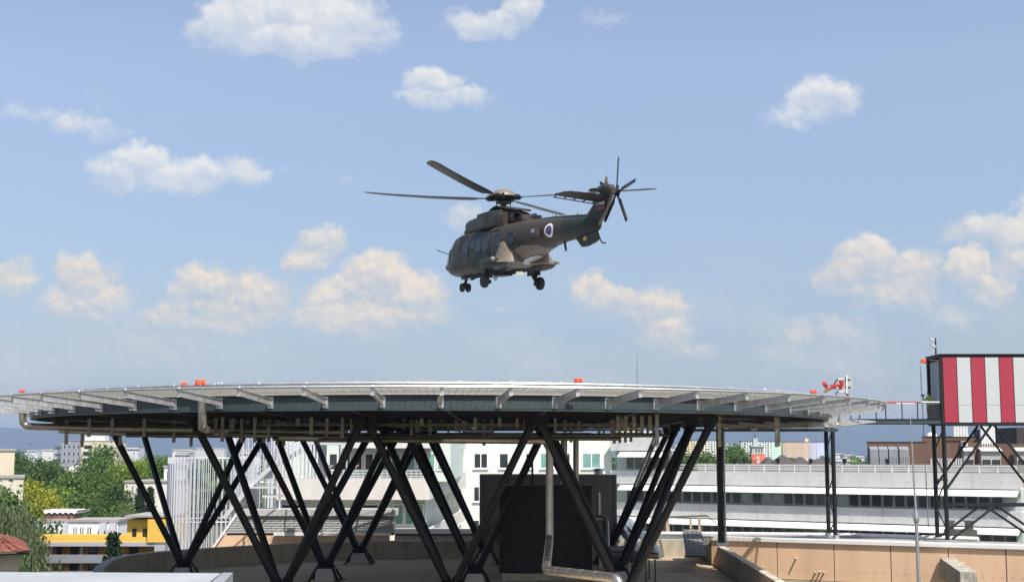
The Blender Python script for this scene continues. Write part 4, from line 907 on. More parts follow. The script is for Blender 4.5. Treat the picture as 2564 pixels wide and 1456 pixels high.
# ---------- ducts right of the cabin ----------
GD = 'silver ducts beside the black cabin'
pipe('silver duct looping down from the black cabin and running right above the floor', [U(1488,1298,78), U(1516,1298,78), U(1519,1384,77), U(1648,1390,76)], .19, PIPE, .3, group=GD, collars=1)
pipe('smaller silver pipe bending down close to the right side of the black cabin', [U(1488,1322,77.5), U(1500,1322,77.5), U(1503,1420,77.5)], .13, PIPE, .25, group=GD)
pipe('flat-lying silver duct rising away to the back left, nearest the tiled ramp', [U(1650,1386,76.5), U(1615,1345,87), U(1575,1305,96)], .27, ALU, .4, group=GD, collars=1.6)
pipe('second silver duct rising away to the back left, beside the cabin', [U(1600,1374,79), U(1565,1335,88), U(1545,1302,96)], .25, ALU, .4, group=GD, collars=1.6)
for i, (px, py, d, lab) in enumerate([(1570,1386,79,'leftmost'),(1582,1386,79,'second from the left'),(1617,1388,76.6,'third from the left'),(1625,1388,78,'second from the right'),(1640,1388,76.2,'rightmost')]):
    p = U(px, py, d); b = MB(); b.tube((p.x,p.y,FL_Z), (p.x,p.y,p.z-.17), .035, 8); b.box(p.x-.1,p.x+.1,p.y-.1,p.y+.1,FL_Z,FL_Z+.02); tag(b.build('duct_stand', STEEL, None, loc=(p.x,p.y,FL_Z)), 'thin steel prop under the silver ducts, '+lab+' of the row', 'prop', 'thin props under the ducts')
# louvred skid between ducts
SK = thing('cooling_unit', 'low dark louvred unit lying between the silver ducts on the roof', 'cooling unit', (X(1560,80), 82, FL_Z))
b = MB(); b.box(X(1528,80), X(1590,80), 80.5, 84, -6.3, -5.55); b.build('casing', GREYP, SK)
b = MB()
for k in range(5): b.obox(((X(1528,80)+X(1590,80))/2, 80.42, -6.2+k*.14), (1,0,0), (0,.8,-.6), (0,.6,.8), .66, .08, .008)
b.build('louvre', mat('louvre_blue_grey', (.12,.13,.16), .4), SK)
for x in (X(1530,80), X(1588,80)): b = MB(); b.box(x-.04, x+.04, 80.7, 80.78, FL_Z, -6.3); b.build('leg', STEEL, SK)
# tiled ramp
p0, p1 = U(1731,1326,92.5), U(1743,1391,81.5); d = (p1-p0).normalized(); sx = V((1,0,0)); up = sx.cross(d).normalized(); up = up if up.z > 0 else -up
TR_ = thing('tiled_ramp', 'narrow grey ramp of square rubber tiles leaning over the rear parapet', 'ramp', p1)
b = MB(); b.obox((p0+p1)/2-up*.03, d, sx, up, (p1-p0).length/2, .60, .03); b.build('base_board', DARK, TR_)
for i in range(14):
    for j in range(4):
        b = MB(); t = (i+.5)/14; c = p0.lerp(p1, t)+sx*((j-1.5)*.295)+up*.025; b.obox(c, d, sx, up, (p1-p0).length/28-.03, .135, .02); b.build('tile', mat('rubber_tile', (.20,.19,.175), .85, var=.2, scale=4), TR_)
b = MB(); q0__ = U(1752,1328,92.5); q1__ = U(1765,1386,83); b.beam(q0__, q1__, .22, .05); tag(b.build('plank', mat('weathered_wood', (.20,.17,.14), .9, var=.2, scale=2), None, loc=q1__), 'single weathered plank lying against the right side of the tiled ramp', 'plank')
# timber frame behind the ramp
TFm = mat('raw_timber', (.36,.28,.19), .85, var=.2, scale=2)
TF = thing('timber_frame', 'light timber scaffold frame with a sloping brace behind the tiled ramp', 'frame', U(1720,1330,97))
d_ = 97
for px, w in ((1671,.16),(1729,.10),(1751,.12)):
    b = MB(); b.beam(U(px,1296,d_), U(px+1,1335,d_), w*1.6, .1, up=(0,1,0)); b.build('post', TFm, TF)
b = MB(); b.beam(U(1660,1294,d_), U(1771,1290,d_), .10, .12); b.build('top_rail', DKPIPE, TF)
b = MB(); b.beam(U(1661,1295,d_), U(1634,1326,d_), .14, .14); b.build('brace', TFm, TF)
b = MB(); b.beam(U(1771,1290,d_), U(1795,1312,d_), .06, .06); b.build('stay', DKPIPE, TF)
# ================= orange precast wall =================
wa, wb = U(1770,1343,87.2), U(2640,1367.5,77.8)
OW = thing('precast_wall', 'orange-tan precast concrete panel wall with a white metal coping, right of the lower roof', 'wall', (wa.x, wa.y, GZ))
wd = V((wb.x-wa.x, wb.y-wa.y, 0)); WL = wd.length; wd.normalize(); wn = V((wd.y, -wd.x, 0))
def onw(px):     # distance along the wall of a picture column
    r = ray(px, 1400); k = r.x/r.y; # solve wa + wd*u on ray x = k*y
    return (k*wa.y-wa.x)/(wd.x-k*wd.y)
wtop = -5.30; wbot = -7.62
def wp(u, off, z): return V((wa.x, wa.y, 0))+wd*u+wn*off+V((0,0,z))
OR = stained('orange_precast', (.72,.49,.32), (.50,.32,.20), .5, .8, .2)
nt = OR.node_tree; 
jt = [onw(1781), onw(1946), onw(2088.6), onw(2230.5), onw(2375), onw(2519), WL+1.5]
b = MB(); b.obox(wp((jt[0]+jt[-1])/2, -.35, (wtop+GZ)/2-.02), wd, wn, (0,0,1), (jt[-1]-jt[0])/2, .15, (wtop-GZ)/2-.02); b.build('backing_wall', CONC, OW)
for i in range(6):
    u0, u1 = jt[i]+.03, jt[i+1]-.03; b = MB(); b.obox(wp((u0+u1)/2, -.10, (wtop+wbot)/2), wd, wn, (0,0,1), (u1-u0)/2, .10, (wtop-wbot)/2-.002)
    for k in range(1, int((u1-u0)/.52)+1):
        c = wp(u0+k*.52-.2, .0, -6.98); b.lathe(c, [(.055,-.002),(.07,.012),(.045,.016),(.001,.006)], 12, wn)
    b.build('panel', OR, OW)
b = MB(); b.obox(wp(WL/2+.75, -.18, wtop+.07), wd, wn, (0,0,1), WL/2+.55, .30, .07); b.obox(wp(WL/2+.75, .128, wtop+.0), wd, wn, (0,0,1), WL/2+.55, .010, .10); b.build('coping', COPE, OW)
b = MB(); b.obox(wp(WL/2, -.2, wbot-.14), wd, wn, (0,0,1), WL/2+1.2, .32, .10); b.build('lower_ledge', CONC, OW)
b = MB(); b.obox(wp(WL/2, -.175, wbot-1.2), wd, wn, (0,0,1), WL/2+1, .02, .9); b.build('window_band', glassy('dark_band_glass', (.03,.04,.045)), OW)
for px in (1990, 2170, 2330, 2500): b = MB(); b.obox(wp(onw(px), -.12, wbot-1.2), wd, wn, (0,0,1), .25, .05, .9); b.build('pier', CONC, OW)
for i, (px, py, lab) in enumerate([(1994,1391,'single spout high on the wall'),(2042,1425,'left of a row of three'),(2053,1424,'middle of a row of three'),(2063,1425,'right of a row of three'),(2413,1404,'single spout behind the lightning mast')]):
    u = onw(px); z = -(py-1135)/3424*wp(u,0,0).y; c = wp(u, 0, z); b = MB(); b.tube(c, c+wn*.35-V((0,0,.03)), .055, 10, cap=False); b.tube(c+wn*.35-V((0,0,.03)), c+wn*.05-V((0,0,.01)), .04, 10); b.build('spout', mat('spout_clay', (.45,.40,.32), .6), OW, smooth=True)
# roof slab behind the wall
RS = MB(); qa, qb = wp(-.4,-.52,0), wp(WL+1.4,-.52,0); RS.prism([(qa.x,qa.y,-5.75),(qb.x,qb.y,-5.75),(qb.x,qb.y+6.6,-5.75),(qa.x,qa.y+6.6,-5.75)], (0,0,.37)); o = RS.build('flat_roof', mat('roof_gravel', (.30,.29,.27), .9, var=.15, scale=1.2), None, loc=(28,92,-5.7)); tag(o, 'flat grey roof behind the orange precast wall, carrying the footbridge legs', 'roof')
# trim the slab so it stays behind the wall
pipe('long silver pipe lying along the roof edge behind the orange wall', [U(1600,1335,98), U(1800,1336,95), U(2120,1339,91), U(2450,1349,86)], .16, COPE, 0, cat='pipe')
pipe('grey cable pipe lying beside the long silver pipe on the roof', [U(1800,1340,93), U(2200,1342,90), U(2380,1346,88)], .08, GALV, 0, cat='pipe')
# concrete bracket arm
u = onw(2372); c = wp(u, 0, -6.1); e = U(2418,1402,72)
BA = thing('concrete_arm', 'thick L-shaped concrete arm reaching out from the orange wall near the lightning mast', 'bracket', (c.x, c.y, -7.5))
dd = V((e.x-c.x, e.y-c.y, 0)).normalized(); ee = V((e.x, e.y, 0)); cc = V((c.x, c.y, 0)); sx = V((-dd.y, dd.x, 0))
b = MB(); ht = .42
prof = [(0, -6.02), ((ee-cc).length+1.0, -6.02), ((ee-cc).length+1.0, -14), ((ee-cc).length-.2, -14), ((ee-cc).length-.2, -6.85), (0, -7.15)]
b.prism([cc+dd*s_+V((0,0,z))-sx*ht for s_, z in prof], sx*ht*2); b.build('beam', stained('weathered_concrete', (.47,.44,.36), (.16,.15,.13), 2.2, .9, .45), BA)
# lightning mast (near)
p1 = U(2303,1470,38); p0 = U(2279,1040,38)
LM = thing('lightning_mast', 'tall slim silver lightning mast with a thick joint, leaning slightly left in the right foreground', 'mast', p1)
m1 = U(2294,1295,38); b = MB(); b.tube(p1-V((0,0,4)), m1, .055, 12, .048); b.build('lower_tube', GALV, LM, smooth=True)
b = MB(); b.tube(m1, p0, .035, 10, .012); b.build('upper_rod', GALV, LM, smooth=True)
b = MB(); dd = (p0-p1).normalized(); b.lathe(m1-dd*.15, [(.05,0),(.075,.06),(.08,.14),(.055,.26),(.03,.38)], 14, dd); b.build('joint', GALV, LM, smooth=True)
# small masonry chimney pair on the roof by the tower foot
CH = thing('roof_hatch', 'low pale concrete box with two small chimneys on the roof by the tower legs', 'roof hatch', U(2430,1345,89))
b = MB(); pA, pB = U(2376,1346,90), U(2442,1325,90); b.box(pA.x, pB.x, 89.6, 91, -5.38, pB.z); b.build('box', CONC, CH)
for px in (2382, 2430): b = MB(); q = U(px,1324,90); b.box(q.x-.2, q.x+.2, 90, 90.5, pB.z, Z(1306,90)); b.box(q.x-.27, q.x+.27, 89.93, 90.57, Z(1306,90), Z(1302,90)); b.build('chimney', CONC, CH)
# near roof edge, bottom left
NR = thing('near_roof_edge', 'pale grey metal roof edge across the bottom left corner, close to the viewer', 'roof edge', U(250,1470,18))
pa, pb = U(-60,1447,18), U(540,1449,18)
b = MB(); b.hexa([V((pa.x,17.2,pa.z-.9)),V((pb.x,17.2,pb.z-.9)),V((pb.x,18.3,pb.z-.9)),V((pa.x,18.3,pa.z-.9)),V((pa.x,17.35,pa.z-.02)),V((pb.x,17.35,pb.z-.02)),V((pb.x,18.3,pb.z+.055)),V((pa.x,18.3,pa.z+.06))]); b.build('flashing', mat('zinc_flashing', (.44,.46,.46), .5, .35, var=.1, scale=1.4), NR)
b = MB(); b.path([V((pa.x,17.30,pa.z-.012)), V((pb.x,17.30,pb.z-.012))], .014, 8); b.build('front_bead', COPE, NR)
pe = U(575,1452,18); b = MB(); b.hexa([V((pb.x+.004,17.25,pb.z-.9)),V((pe.x,17.25,pb.z-.9)),V((pe.x,18.2,pb.z-.9)),V((pb.x+.004,18.2,pb.z-.9)),V((pb.x+.004,17.3,pb.z-.05)),V((pe.x,17.3,pb.z-.05)),V((pe.x,18.2,pb.z+.07)),V((pb.x+.05,18.2,pb.z+.07))]); b.build('end_cap', mat('grey_cap_sheet', (.30,.32,.33), .5, .35, var=.1, scale=2), NR)
# ================= background buildings =================
class Fac:
    def __init__(s, pxa, da, pxb, db):
        a, c = U(pxa, 1200, da), U(pxb, 1200, db); s.A = V((a.x, a.y, 0)); B = V((c.x, c.y, 0)); s.d = (B-s.A).normalized(); s.L = (B-s.A).length
        s.n = V((s.d.y, -s.d.x, 0))
    def u(s, px, off=0):
        r = ray(px, 1200); k = r.x/r.y; a = s.A+s.n*off; return (k*a.y-a.x)/(s.d.x-k*s.d.y)
    def p(s, u, off, z): return s.A+s.d*u+s.n*off+V((0, 0, z))
    def z(s, px, py): y = s.p(s.u(px), 0, 0).y; return U(px, py, y).z
    def box(s, mb, u0, u1, o0, o1, z0, z1): return mb.obox(s.p((u0+u1)/2, (o0+o1)/2, (z0+z1)/2), s.d, s.n, (0, 0, 1), abs(u1-u0)/2, abs(o1-o0)/2, abs(z1-z0)/2)
    @property
    def rz(s): return atan2(s.d.y, s.d.x)
GL1 = glassy('dark_window_glass', (.025, .035, .04)); GL2 = glassy('teal_blind_glass', (.16, .34, .30), .2); GL3 = glassy('grey_blind', (.30, .33, .33), .35); GL4 = glassy('pale_blind', (.48, .50, .48), .4)
_wm = {}
def win(parent, fc, u0, u1, z0, z1, glass=GL1, frame=WHITE, fw=.07, panes=1, name='window', off=.03, sill=False):
    w, h = u1-u0, z1-z0; key = (round(w, 2), round(h, 2), frame.name, panes, sill)
    if key not in _wm:
        b = MB(); d = .05
        b.box(0, w, -d, 0, h-fw, h); b.box(0, w, -d, 0, 0, fw); b.box(0, fw, -d, 0, fw, h-fw); b.box(w-fw, w, -d, 0, fw, h-fw)
        for k in range(1, panes): b.box(w*k/panes-fw*.5, w*k/panes+fw*.5, -d, 0, fw, h-fw)
        if sill: b.box(-.08, w+.08, -.14, 0, -.08, -.002)
        _wm[key] = b.build('window', frame, None, mesh_only=True)
    o = place(name, _wm[key], parent, fc.p(u0, off, z0), fc.rz)
    kg = (key, glass.name)
    if kg not in _wm:
        b = MB(); b.box(fw, w-fw, -.018, 0, fw, h-fw); _wm[kg] = b.build('pane', glass, None, mesh_only=True)
    pn = bpy.data.objects.new('pane', _wm[kg]); COL.objects.link(pn); pn.parent = o
    return o
# ---------- long hospital wing ----------
random.seed(21)
PARA = stained('wing_parapet', (.70, .70, .68), (.44, .42, .39), .45, .75, .14)
AWN = mat('white_awning', (.83, .83, .79), .5, var=.02, scale=.5)
Wg = Fac(1530, 145, 2570, 120.5)
HW = thing('hospital_wing', 'long white hospital wing with grey balcony bands and bright awnings, right of the deck', 'building', Wg.p(Wg.L/2, 0, GZ))
ur = Wg.u(2556)
zl = {k: Wg.z(1797, py) for k, py in dict(p1t=1178.4, p1b=1213.2, a1t=1215.5, a1b=1228.5, w1b=1260, p2t=1261.5, p2b=1296.8, a2t=1299.5, a2b=1312.5, w2b=1345, p3t=1346, p3b=1382).items()}
zu = {k: Wg.z(1600, py) for k, py in dict(p0t=1092.5, p0b=1127.5, a0t=1130.5, a0b=1142.3, w0b=1173.5).items()}
uu1 = Wg.u(1683)
def raymass(b, u0, u1, z0, z1, o):
    A_, B_ = Wg.p(u0, -o, z0), Wg.p(u1, -o, z0); k = 1.055; C_ = V((B_.x*k, B_.y*k, z0)); D_ = V((A_.x*k, A_.y*k+2, z0)); b.prism([A_, B_, C_, D_], (0, 0, z1-z0))
b = MB(); Wg.box(b, 0, ur-.3, -14, -1.0, GZ, zl['p1b']-.02); raymass(b, .1, uu1-.4, zl['p1b']-.018, zu['p0b']-.02, 1.0); b.build('wall', mat('wing_wall', (.46,.52,.47), .75, var=.05, scale=.4), HW)
def parapet(u0, u1, zb, zt, nm='balcony_parapet'):
    b = MB(); Wg.box(b, u0, u1, -.85, .0, zb, zb+.12); 
    k = u0; n = max(1, round((u1-u0)/4.2)); st_ = (u1-u0)/n
    for i in range(n):
        a = u0+i*st_; Wg.box(b, a+.012, a+st_-.012, .0, .16, zb, zt)
        for q_ in (.32, .62): c = Wg.p(a+st_*q_, .16, zb+(zt-zb)*.55); b.tube(c, c+Wg.n*.30-V((0,0,.05)), .022, 6)
    Wg.box(b, u0, u1, -.9, -.02, zt-.10, zt-.02)
    b.build(nm, PARA, HW)
parapet(0, ur, zl['p1b'], zl['p1t']); parapet(0, ur, zl['p2b'], zl['p2t']); parapet(0, ur, zl['p3b'], zl['p3t']); parapet(0, uu1, zu['p0b'], zu['p0t'])
def awning(u0, u1, zb, zt):
    b = MB(); q = [Wg.p(u0, .10, zt), Wg.p(u1, .10, zt), Wg.p(u1, .75, zb), Wg.p(u0, .75, zb), Wg.p(u0, .10, zt-.06), Wg.p(u1, .10, zt-.06), Wg.p(u1, .75, zb-.06), Wg.p(u0, .75, zb-.06)]
    b.add(q, [(0,3,2,1),(4,5,6,7),(0,1,5,4),(1,2,6,5),(2,3,7,6),(3,0,4,7)]); b.build('awning', AWN, HW)
for z0, z1, e in ((zl['a1b'], zl['a1t'], ur-.2), (zl['a2b'], zl['a2t'], ur-.2), (zu['a0b'], zu['a0t'], uu1-.6)):
    a = 1.2
    while a < e-1: awning(a, min(e, a+4.18), z0, z1); a += 4.2
def winrow(z0, z1, e, n):
    a = 1.3; st_ = (e-1.6)/n
    for i in range(n):
        win(HW, Wg, a+.06, a+st_-.06, z0, z1, random.choice([GL1, GL1, GL1, GL1, GL3, GL1, GL1]), mat('alu_window_frame', (.42,.44,.44), .45, .2), .05, off=-.94); a += st_
winrow(zl['w1b']+.02, zl['a1b']+.25, ur-.4, 36); winrow(zl['w2b'], zl['a2b']+.25, ur-.4, 36); winrow(zu['w0b'], zu['a0b']+.25, uu1-.4, 5)
b = MB(); zt_ = zl['p1t']
for i in range(3): Wg.box(b, uu1+.3, ur-.5, -.62+.0, -.58, zt_+.18+i*.18, zt_+.23+i*.18)
for i in range(22): a = uu1+.3+(ur-uu1-.8)*i/21; Wg.box(b, a-.03, a+.03, -.58, -.54, zt_-.1, zt_+.62)
Wg.box(b, uu1+.3, ur-.5, -.64, -.56, zt_+.60, zt_+.66)
b.build('roof_railing', COPE, HW)
b = MB(); Wg.box(b, uu1-.2, ur-1, -13, -1.4, zl['p1b']+.02, zl['p1t']-.25); Wg.box(b, uu1+.3, ur-1, -5.2, -5, zt_-.2, zt_+.72); b.build('roof_terrace', mat('terrace_grey', (.30,.29,.26), .9, var=.15, scale=1), HW)
for px in (1737, 1841, 1863-0, 1948, 2030, 2115, 2222):
    u = Wg.u(px, -5); b = MB(); b.lathe(Wg.p(u, -5.1, zt_+.73), [(.14,0),(.14,.2),(.22,.25),(.24,.45),(.1,.52)], 10); b.build('roof_vent', STEEL, HW, smooth=True)
b = MB(); raymass(b, .1, uu1-.4, zu['p0b'], zu['p0t']-.2, .88); b.build('upper_roof', mat('terrace_grey', (.3,.29,.26), .9), HW)
# ---------- pale block with square windows ----------
Cb = Fac(1150, 146, 1532, 146)
CBk = thing('pale_green_block', 'plain white and pale green rendered block with square windows behind the middle of the deck', 'building', Cb.p(Cb.L/2, 0, GZ))
b = MB(); Cb.box(b, -8, Cb.L, -16, 0, GZ, Cb.z(1340, 1089)); b.build('wall', stained('mint_render', (.74,.80,.70), (.62,.70,.60), .25, .8, .12), CBk)
b = MB(); Cb.box(b, -8, Cb.L+.1, -16, .12, Cb.z(1340, 1089)+.002, Cb.z(1340, 1086)); b.build('roof_edge', COPE, CBk)
b = MB(); Cb.box(b, Cb.u(1228), Cb.u(1236), -1, .05, GZ, Cb.z(1340,1092)); b.build('pale_strip', mat('mint_strip', (.62,.72,.62), .8), CBk)
for a, c, n, g_ in [(1185.5,1222,2,GL1),(1249,1274,1,GL1),(1315,1336,1,GL1),(1352,1387,2,GL2),(1407,1429,1,GL1),(1457,1505,2,GL2)]:
    o = win(CBk, Cb, Cb.u(a), Cb.u(c), Cb.z(a,1172.5), Cb.z(a,1133), GL1 if n == 1 else g_, WHITE, .11, n, sill=True)
for y0, y1 in ((1255.5,1216),(1338,1299.5)):
    for a, c in ((1185,1202),(1215,1240)): win(CBk, Cb, Cb.u(a), Cb.u(c), Cb.z(a,y0), Cb.z(a,y1), GL1, WHITE, .11, 1, sill=True)
# ---------- balcony block ----------
Kb = Fac(690, 106, 1079, 106)
KB = thing('balcony_block', 'white hospital block with wide balcony parapets and teal blinds, left of the green block', 'building', Kb.p(Kb.L/2, 0, GZ))
KW = mat('mint_wall', (.55,.63,.58), .75, var=.05, scale=.5)
zA = Kb.z(900,1121); zB = Kb.z(900,1196); zC = Kb.z(900,1250)
cs = Cb.p(Cb.u(1168), 1.0, 0)                               # where the side wall meets the pale block
b = MB(); back = [Kb.p(-1, -2.2, 0), Kb.p(Kb.u(1128,-2.2), -2.2, 0), V((cs.x-.3, cs.y, 0)), V((cs.x-14, cs.y+2, 0)), Kb.p(-1, -34, 0)]
b.prism([(p.x, p.y, zB-.3) for p in back], (0, 0, Kb.z(900,1092)-zB+.3))
low = [back[0], Kb.p(Kb.u(1066,-2.2), -2.2, 0), V((cs.x-2.2, cs.y, 0)), back[3], back[4]]
b.prism([(p.x, p.y, GZ) for p in low], (0, 0, zB-.302-GZ)); b.build('wall', KW, KB)
def kpar(zt, zb, left=0.0, right=1079):
    b = MB(); e = Kb.p(Kb.u(right), .16, 0)
    Kb.box(b, left, Kb.u(right)-.1, 0, .16, zb, zt); Kb.box(b, left, Kb.u(right)-.2, -2.18, -.002, zb, zb+.25)
    p0 = Kb.p(Kb.u(right)-.1, .16, 0); p1 = V((cs.x, cs.y, 0)); d = (p1-p0).normalized(); nn = V((d.y, -d.x, 0)); m_ = (p0+p1)/2
    b.obox(m_+V((0,0,(zt+zb)/2))-nn*.08, d, nn, (0,0,1), (p1-p0).length/2-.02, .075, (zt-zb)/2)
    b.prism([(p0.x-.2,p0.y+.3,zb),(p1.x-.2,p1.y-.3,zb),(p1.x-3,p1.y,zb),(Kb.p(0,-2.2,0).x+8,Kb.p(0,-2.2,0).y,zb)], (0,0,.24))
    b.build('balcony_parapet', stained('white_parapet', (.64,.63,.60), (.42,.40,.37), .5, .75, .18), KB); return p0, p1, d, nn
kpar(Kb.z(900,1082), zA, Kb.u(850)); pr = kpar(zB, zC); kpar(Kb.z(900,1322), Kb.z(900,1360))
zw0, zw1 = Kb.z(900,1178), Kb.z(900,1133)
for a, c, g_ in [(792,820,GL1),(822,846,GL1),(852,878,GL1),(884,908,GL1),(912,936,GL1),(944,975,GL2),(979,1005,GL2),(1009,1040,GL2),(1044,1066,GL2),(1070,1090,GL2),(1094,1112,GL2)]:
    win(KB, Kb, Kb.u(a,-2.2), Kb.u(c,-2.2), zw0, zw1, g_, WHITE, .09, 1, off=-2.17)
for a, c, g_ in [(705,770,GL1),(800,860,GL1),(885,950,GL1),(984,1012,GL2),(1014,1036,GL2),(1042,1062,GL2)]:
    win(KB, Kb, Kb.u(a,-2.2), Kb.u(c,-2.2), Kb.z(900,1317), Kb.z(900,1263), g_, WHITE, .09, 1, off=-2.17)
b = MB()
for i in range(3): b.tube(Kb.p(Kb.u(775), -.1, zB+.12+i*.22), Kb.p(Kb.u(1078), -.1, zB+.12+i*.22), .02, 6)
for i in range(26): a = Kb.u(775)+(Kb.u(1078)-Kb.u(775))*i/25; b.tube(Kb.p(a,-.1,zB-.05), Kb.p(a,-.1,zB+.6), .02, 6)
b.build('balcony_railing', COPE, KB)
b = MB(); p0, p1, d, nn = pr
for zz0, zz1 in ((zC-.1, Kb.z(900,1310)),):
    for k in range(13):
        t = (k+.5)/13; q0 = p0.lerp(p1, .25+t*.7)-nn*1.0; b.beam(q0+V((0,0,zz1)), q0+d*2.2+V((0,0,zz0)), .06, .18)
b.build('slanting_louvre', COPE, KB)
for px, c_ in ((859,(.25,.45,.75)),(985,(.75,.3,.15)),(930,(.7,.72,.7))): b = MB(); a = Kb.u(px); Kb.box(b, a, a+.7, -.4, -.3, zB+.02, zB+.3); b.build('stored_item', mat('item_%d' % px, c_, .6), KB)
# curved screens of vertical fins round the outside stairs
def finscreen(pxc, d, r, ztop, zbot, n, lab, arc=(0, 2*pi), rings=3):
    c = U(pxc, 1200, d); T_ = thing('fin_screen', lab, 'screen', (c.x, c.y, zbot), 'curved screens of white fins')
    fb = MB(); fb.box(-.022,.022,-.07,.07,0,1); fm = mat('fin_white', (.66,.68,.72), .45, .2)
    me = fb.build('fin', fm, None, mesh_only=True)
    for k in range(n):
        t = arc[0]+(arc[1]-arc[0])*k/n; place('fin', me, T_, (c.x+r*cos(t), c.y+r*sin(t), zbot), t+pi/2, (1, 1, ztop-zbot))
    b = MB()
    for j in range(rings):
        z = ztop-.05-(ztop-zbot-.2)*j/max(1, rings-1); b.path([(c.x+(r-.08)*cos(2*pi*i/48), c.y+(r-.08)*sin(2*pi*i/48), z) for i in range(48)], .035, 5, closed=True)
    b.build('ring_rail', fm, T_); return T_
D1 = 101
finscreen(535, D1, 3.25, U(535,1144,D1).z, -9.5, 64, 'tall round screen of white vertical fins, the bigger and lower one at left')
finscreen(742, 100, 2.1, U(742,1068,100).z, U(742,1197,100).z, 44, 'smaller and higher round screen of white fins beside the balcony parapet', rings=2)
finscreen(640, 107, 1.9, U(640,1085,107).z, U(640,1330,107).z, 26, 'sparser narrow screen of white fins between the two round ones', rings=3)
STR = thing('metal_staircase', 'white tubular steel staircase with landings between the two fin screens', 'staircase', U(670,1300,99))
for px in (664, 690, 702): b = MB(); b.box(U(px,1180,99).x-.05, U(px,1180,99).x+.05, 98.9, 99.1, -7, U(px,1092 if px != 664 else 1150,99).z); b.build('post', mat('stair_white', (.62,.64,.68), .5, .2), STR)
for px in (850, 868): b = MB(); b.box(U(px,1180,99).x-.04, U(px,1180,99).x+.04, 98.9, 99.1, U(px,1195,99).z, U(px,1090,99).z); b.build('post', mat('stair_white', (.62,.64,.68), .5, .2), STR)
for (a, y0, c, y1) in ((618,1216,702,1216),(664,1238,702,1238),(790,1108,868,1108)):
    b = MB(); b.box(U(a,1180,99).x, U(c,1180,99).x, 98, 100.4, U(a,y0+5,99).z, U(a,y0,99).z); b.build('landing', mat('stair_white', (.62,.64,.68), .5, .2), STR)
for (a, y0, c, y1) in ((560,1296,625,1216),(625,1216,700,1150),(700,1160,800,1096)):
    b = MB()
    for off in (98.2, 100.2):
        b.beam(U(a,y0,off), U(c,y1,off), .06, .30)
        for h_ in (.5, .8, 1.1): b.beam(U(a,y0,off)+V((0,0,h_)), U(c,y1,off)+V((0,0,h_)), .035, .035)
    for k in range(14): t = k/14; p_ = U(a,y0,98.2).lerp(U(c,y1,98.2), t); b.box(p_.x-.1, p_.x+.12, 98.3, 100.1, p_.z-.02, p_.z+.02)
    b.build('flight', mat('stair_white', (.62,.64,.68), .5, .2), STR)
# glazed dish lamps on the balcony edge
for i, px in enumerate((787,828,891)):
    q = U(px,1170,100.5); b = MB(); b.lathe(q, [(.02,-.55),(.03,0),(.10,.06),(.26,.20),(.02,.21)], 10); tag(b.build('dish_lamp', COPE, None, loc=q-V((0,0,.55)), smooth=True), ('leftmost','middle','rightmost')[i]+' of three small white dish lamps above the balcony parapet', 'lamp', 'dish lamps on the balcony')
# ---------- louvred plant enclosure ----------
Lb = Fac(540, 97.5, 988, 97.5)
LE = thing('louvred_enclosure', 'low grey roof enclosure of horizontal louvres on an orange concrete wall, beyond the rear parapet', 'enclosure', Lb.p(Lb.L/2, 0, -6))
zt_, zf, zs_, zb_ = Lb.z(800,1274), Lb.z(800,1290), Lb.z(800,1332), Lb.z(800,1339)
def leftu(z): t = (zt_-z)/(zt_-Lb.z(540,1370)); return Lb.u(604)-(Lb.u(604)-Lb.u(520))*t
b = MB(); Lb.box(b, Lb.u(606), Lb.L+.1, -2.5, .25, zf, zt_); b.build('top_flashing', mat('pale_sheet', (.52,.52,.50), .5, .2, var=.06, scale=1), LE)
b = MB(); n = 10
for k in range(n):
    z = zs_+(zf-zs_)*(k+.5)/n; c0 = leftu(z)+.2; b.obox(Lb.p((c0+Lb.L)/2, .0, z), Lb.d, (Lb.n*.75-V((0,0,.66))).normalized(), (Lb.n*.66+V((0,0,.75))).normalized(), (Lb.L-c0)/2, .11, .012)
b.build('louvre_blade', mat('louvre_grey', (.50,.50,.48), .5, .2, var=.05, scale=1), LE)
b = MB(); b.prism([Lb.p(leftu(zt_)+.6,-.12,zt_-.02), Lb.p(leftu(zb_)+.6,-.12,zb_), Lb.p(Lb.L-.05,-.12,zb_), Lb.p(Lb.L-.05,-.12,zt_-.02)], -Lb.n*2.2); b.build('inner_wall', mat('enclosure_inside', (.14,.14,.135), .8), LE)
b = MB(); Lb.box(b, Lb.u(690), Lb.L-.2, -.1, .45, zb_, zs_-.02); b.build('sill', COPE, LE)
b = MB(); b.prism([Lb.p(leftu(zb_)+.2,.02,zb_-.002), Lb.p(Lb.u(518),.02,-7.6), Lb.p(Lb.L-.4,.02,-7.6), Lb.p(Lb.L-.4,.02,zb_-.002)], -Lb.n*1.2); b.build('orange_wall', OR, LE)
b = MB(); b.beam(Lb.p(leftu(zt_),.1,zt_), Lb.p(Lb.u(518),.1,-7.4), .12, .16); b.build('slanting_edge', COPE, LE)
LW = thing('low_white_wall', 'low white ledge wall with rough concrete beneath, right of the louvred enclosure', 'wall', U(1110,1350,97))
Lw = Fac(989, 97.5, 1245, 97.5)
b = MB(); Lw.box(b, .02, Lw.L, -1, .0, Lw.z(1100,1335), Lw.z(1100,1323)); b.build('ledge', COPE, LW)
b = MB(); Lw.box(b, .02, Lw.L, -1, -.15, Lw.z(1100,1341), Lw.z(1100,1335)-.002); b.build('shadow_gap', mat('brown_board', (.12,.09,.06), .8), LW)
b = MB(); Lw.box(b, .02, Lw.L, -1, .05, -7.4, Lw.z(1100,1341)-.002); b.build('base', stained('rough_concrete', (.50,.46,.38), (.2,.18,.15), 3, .9, .4), LW)
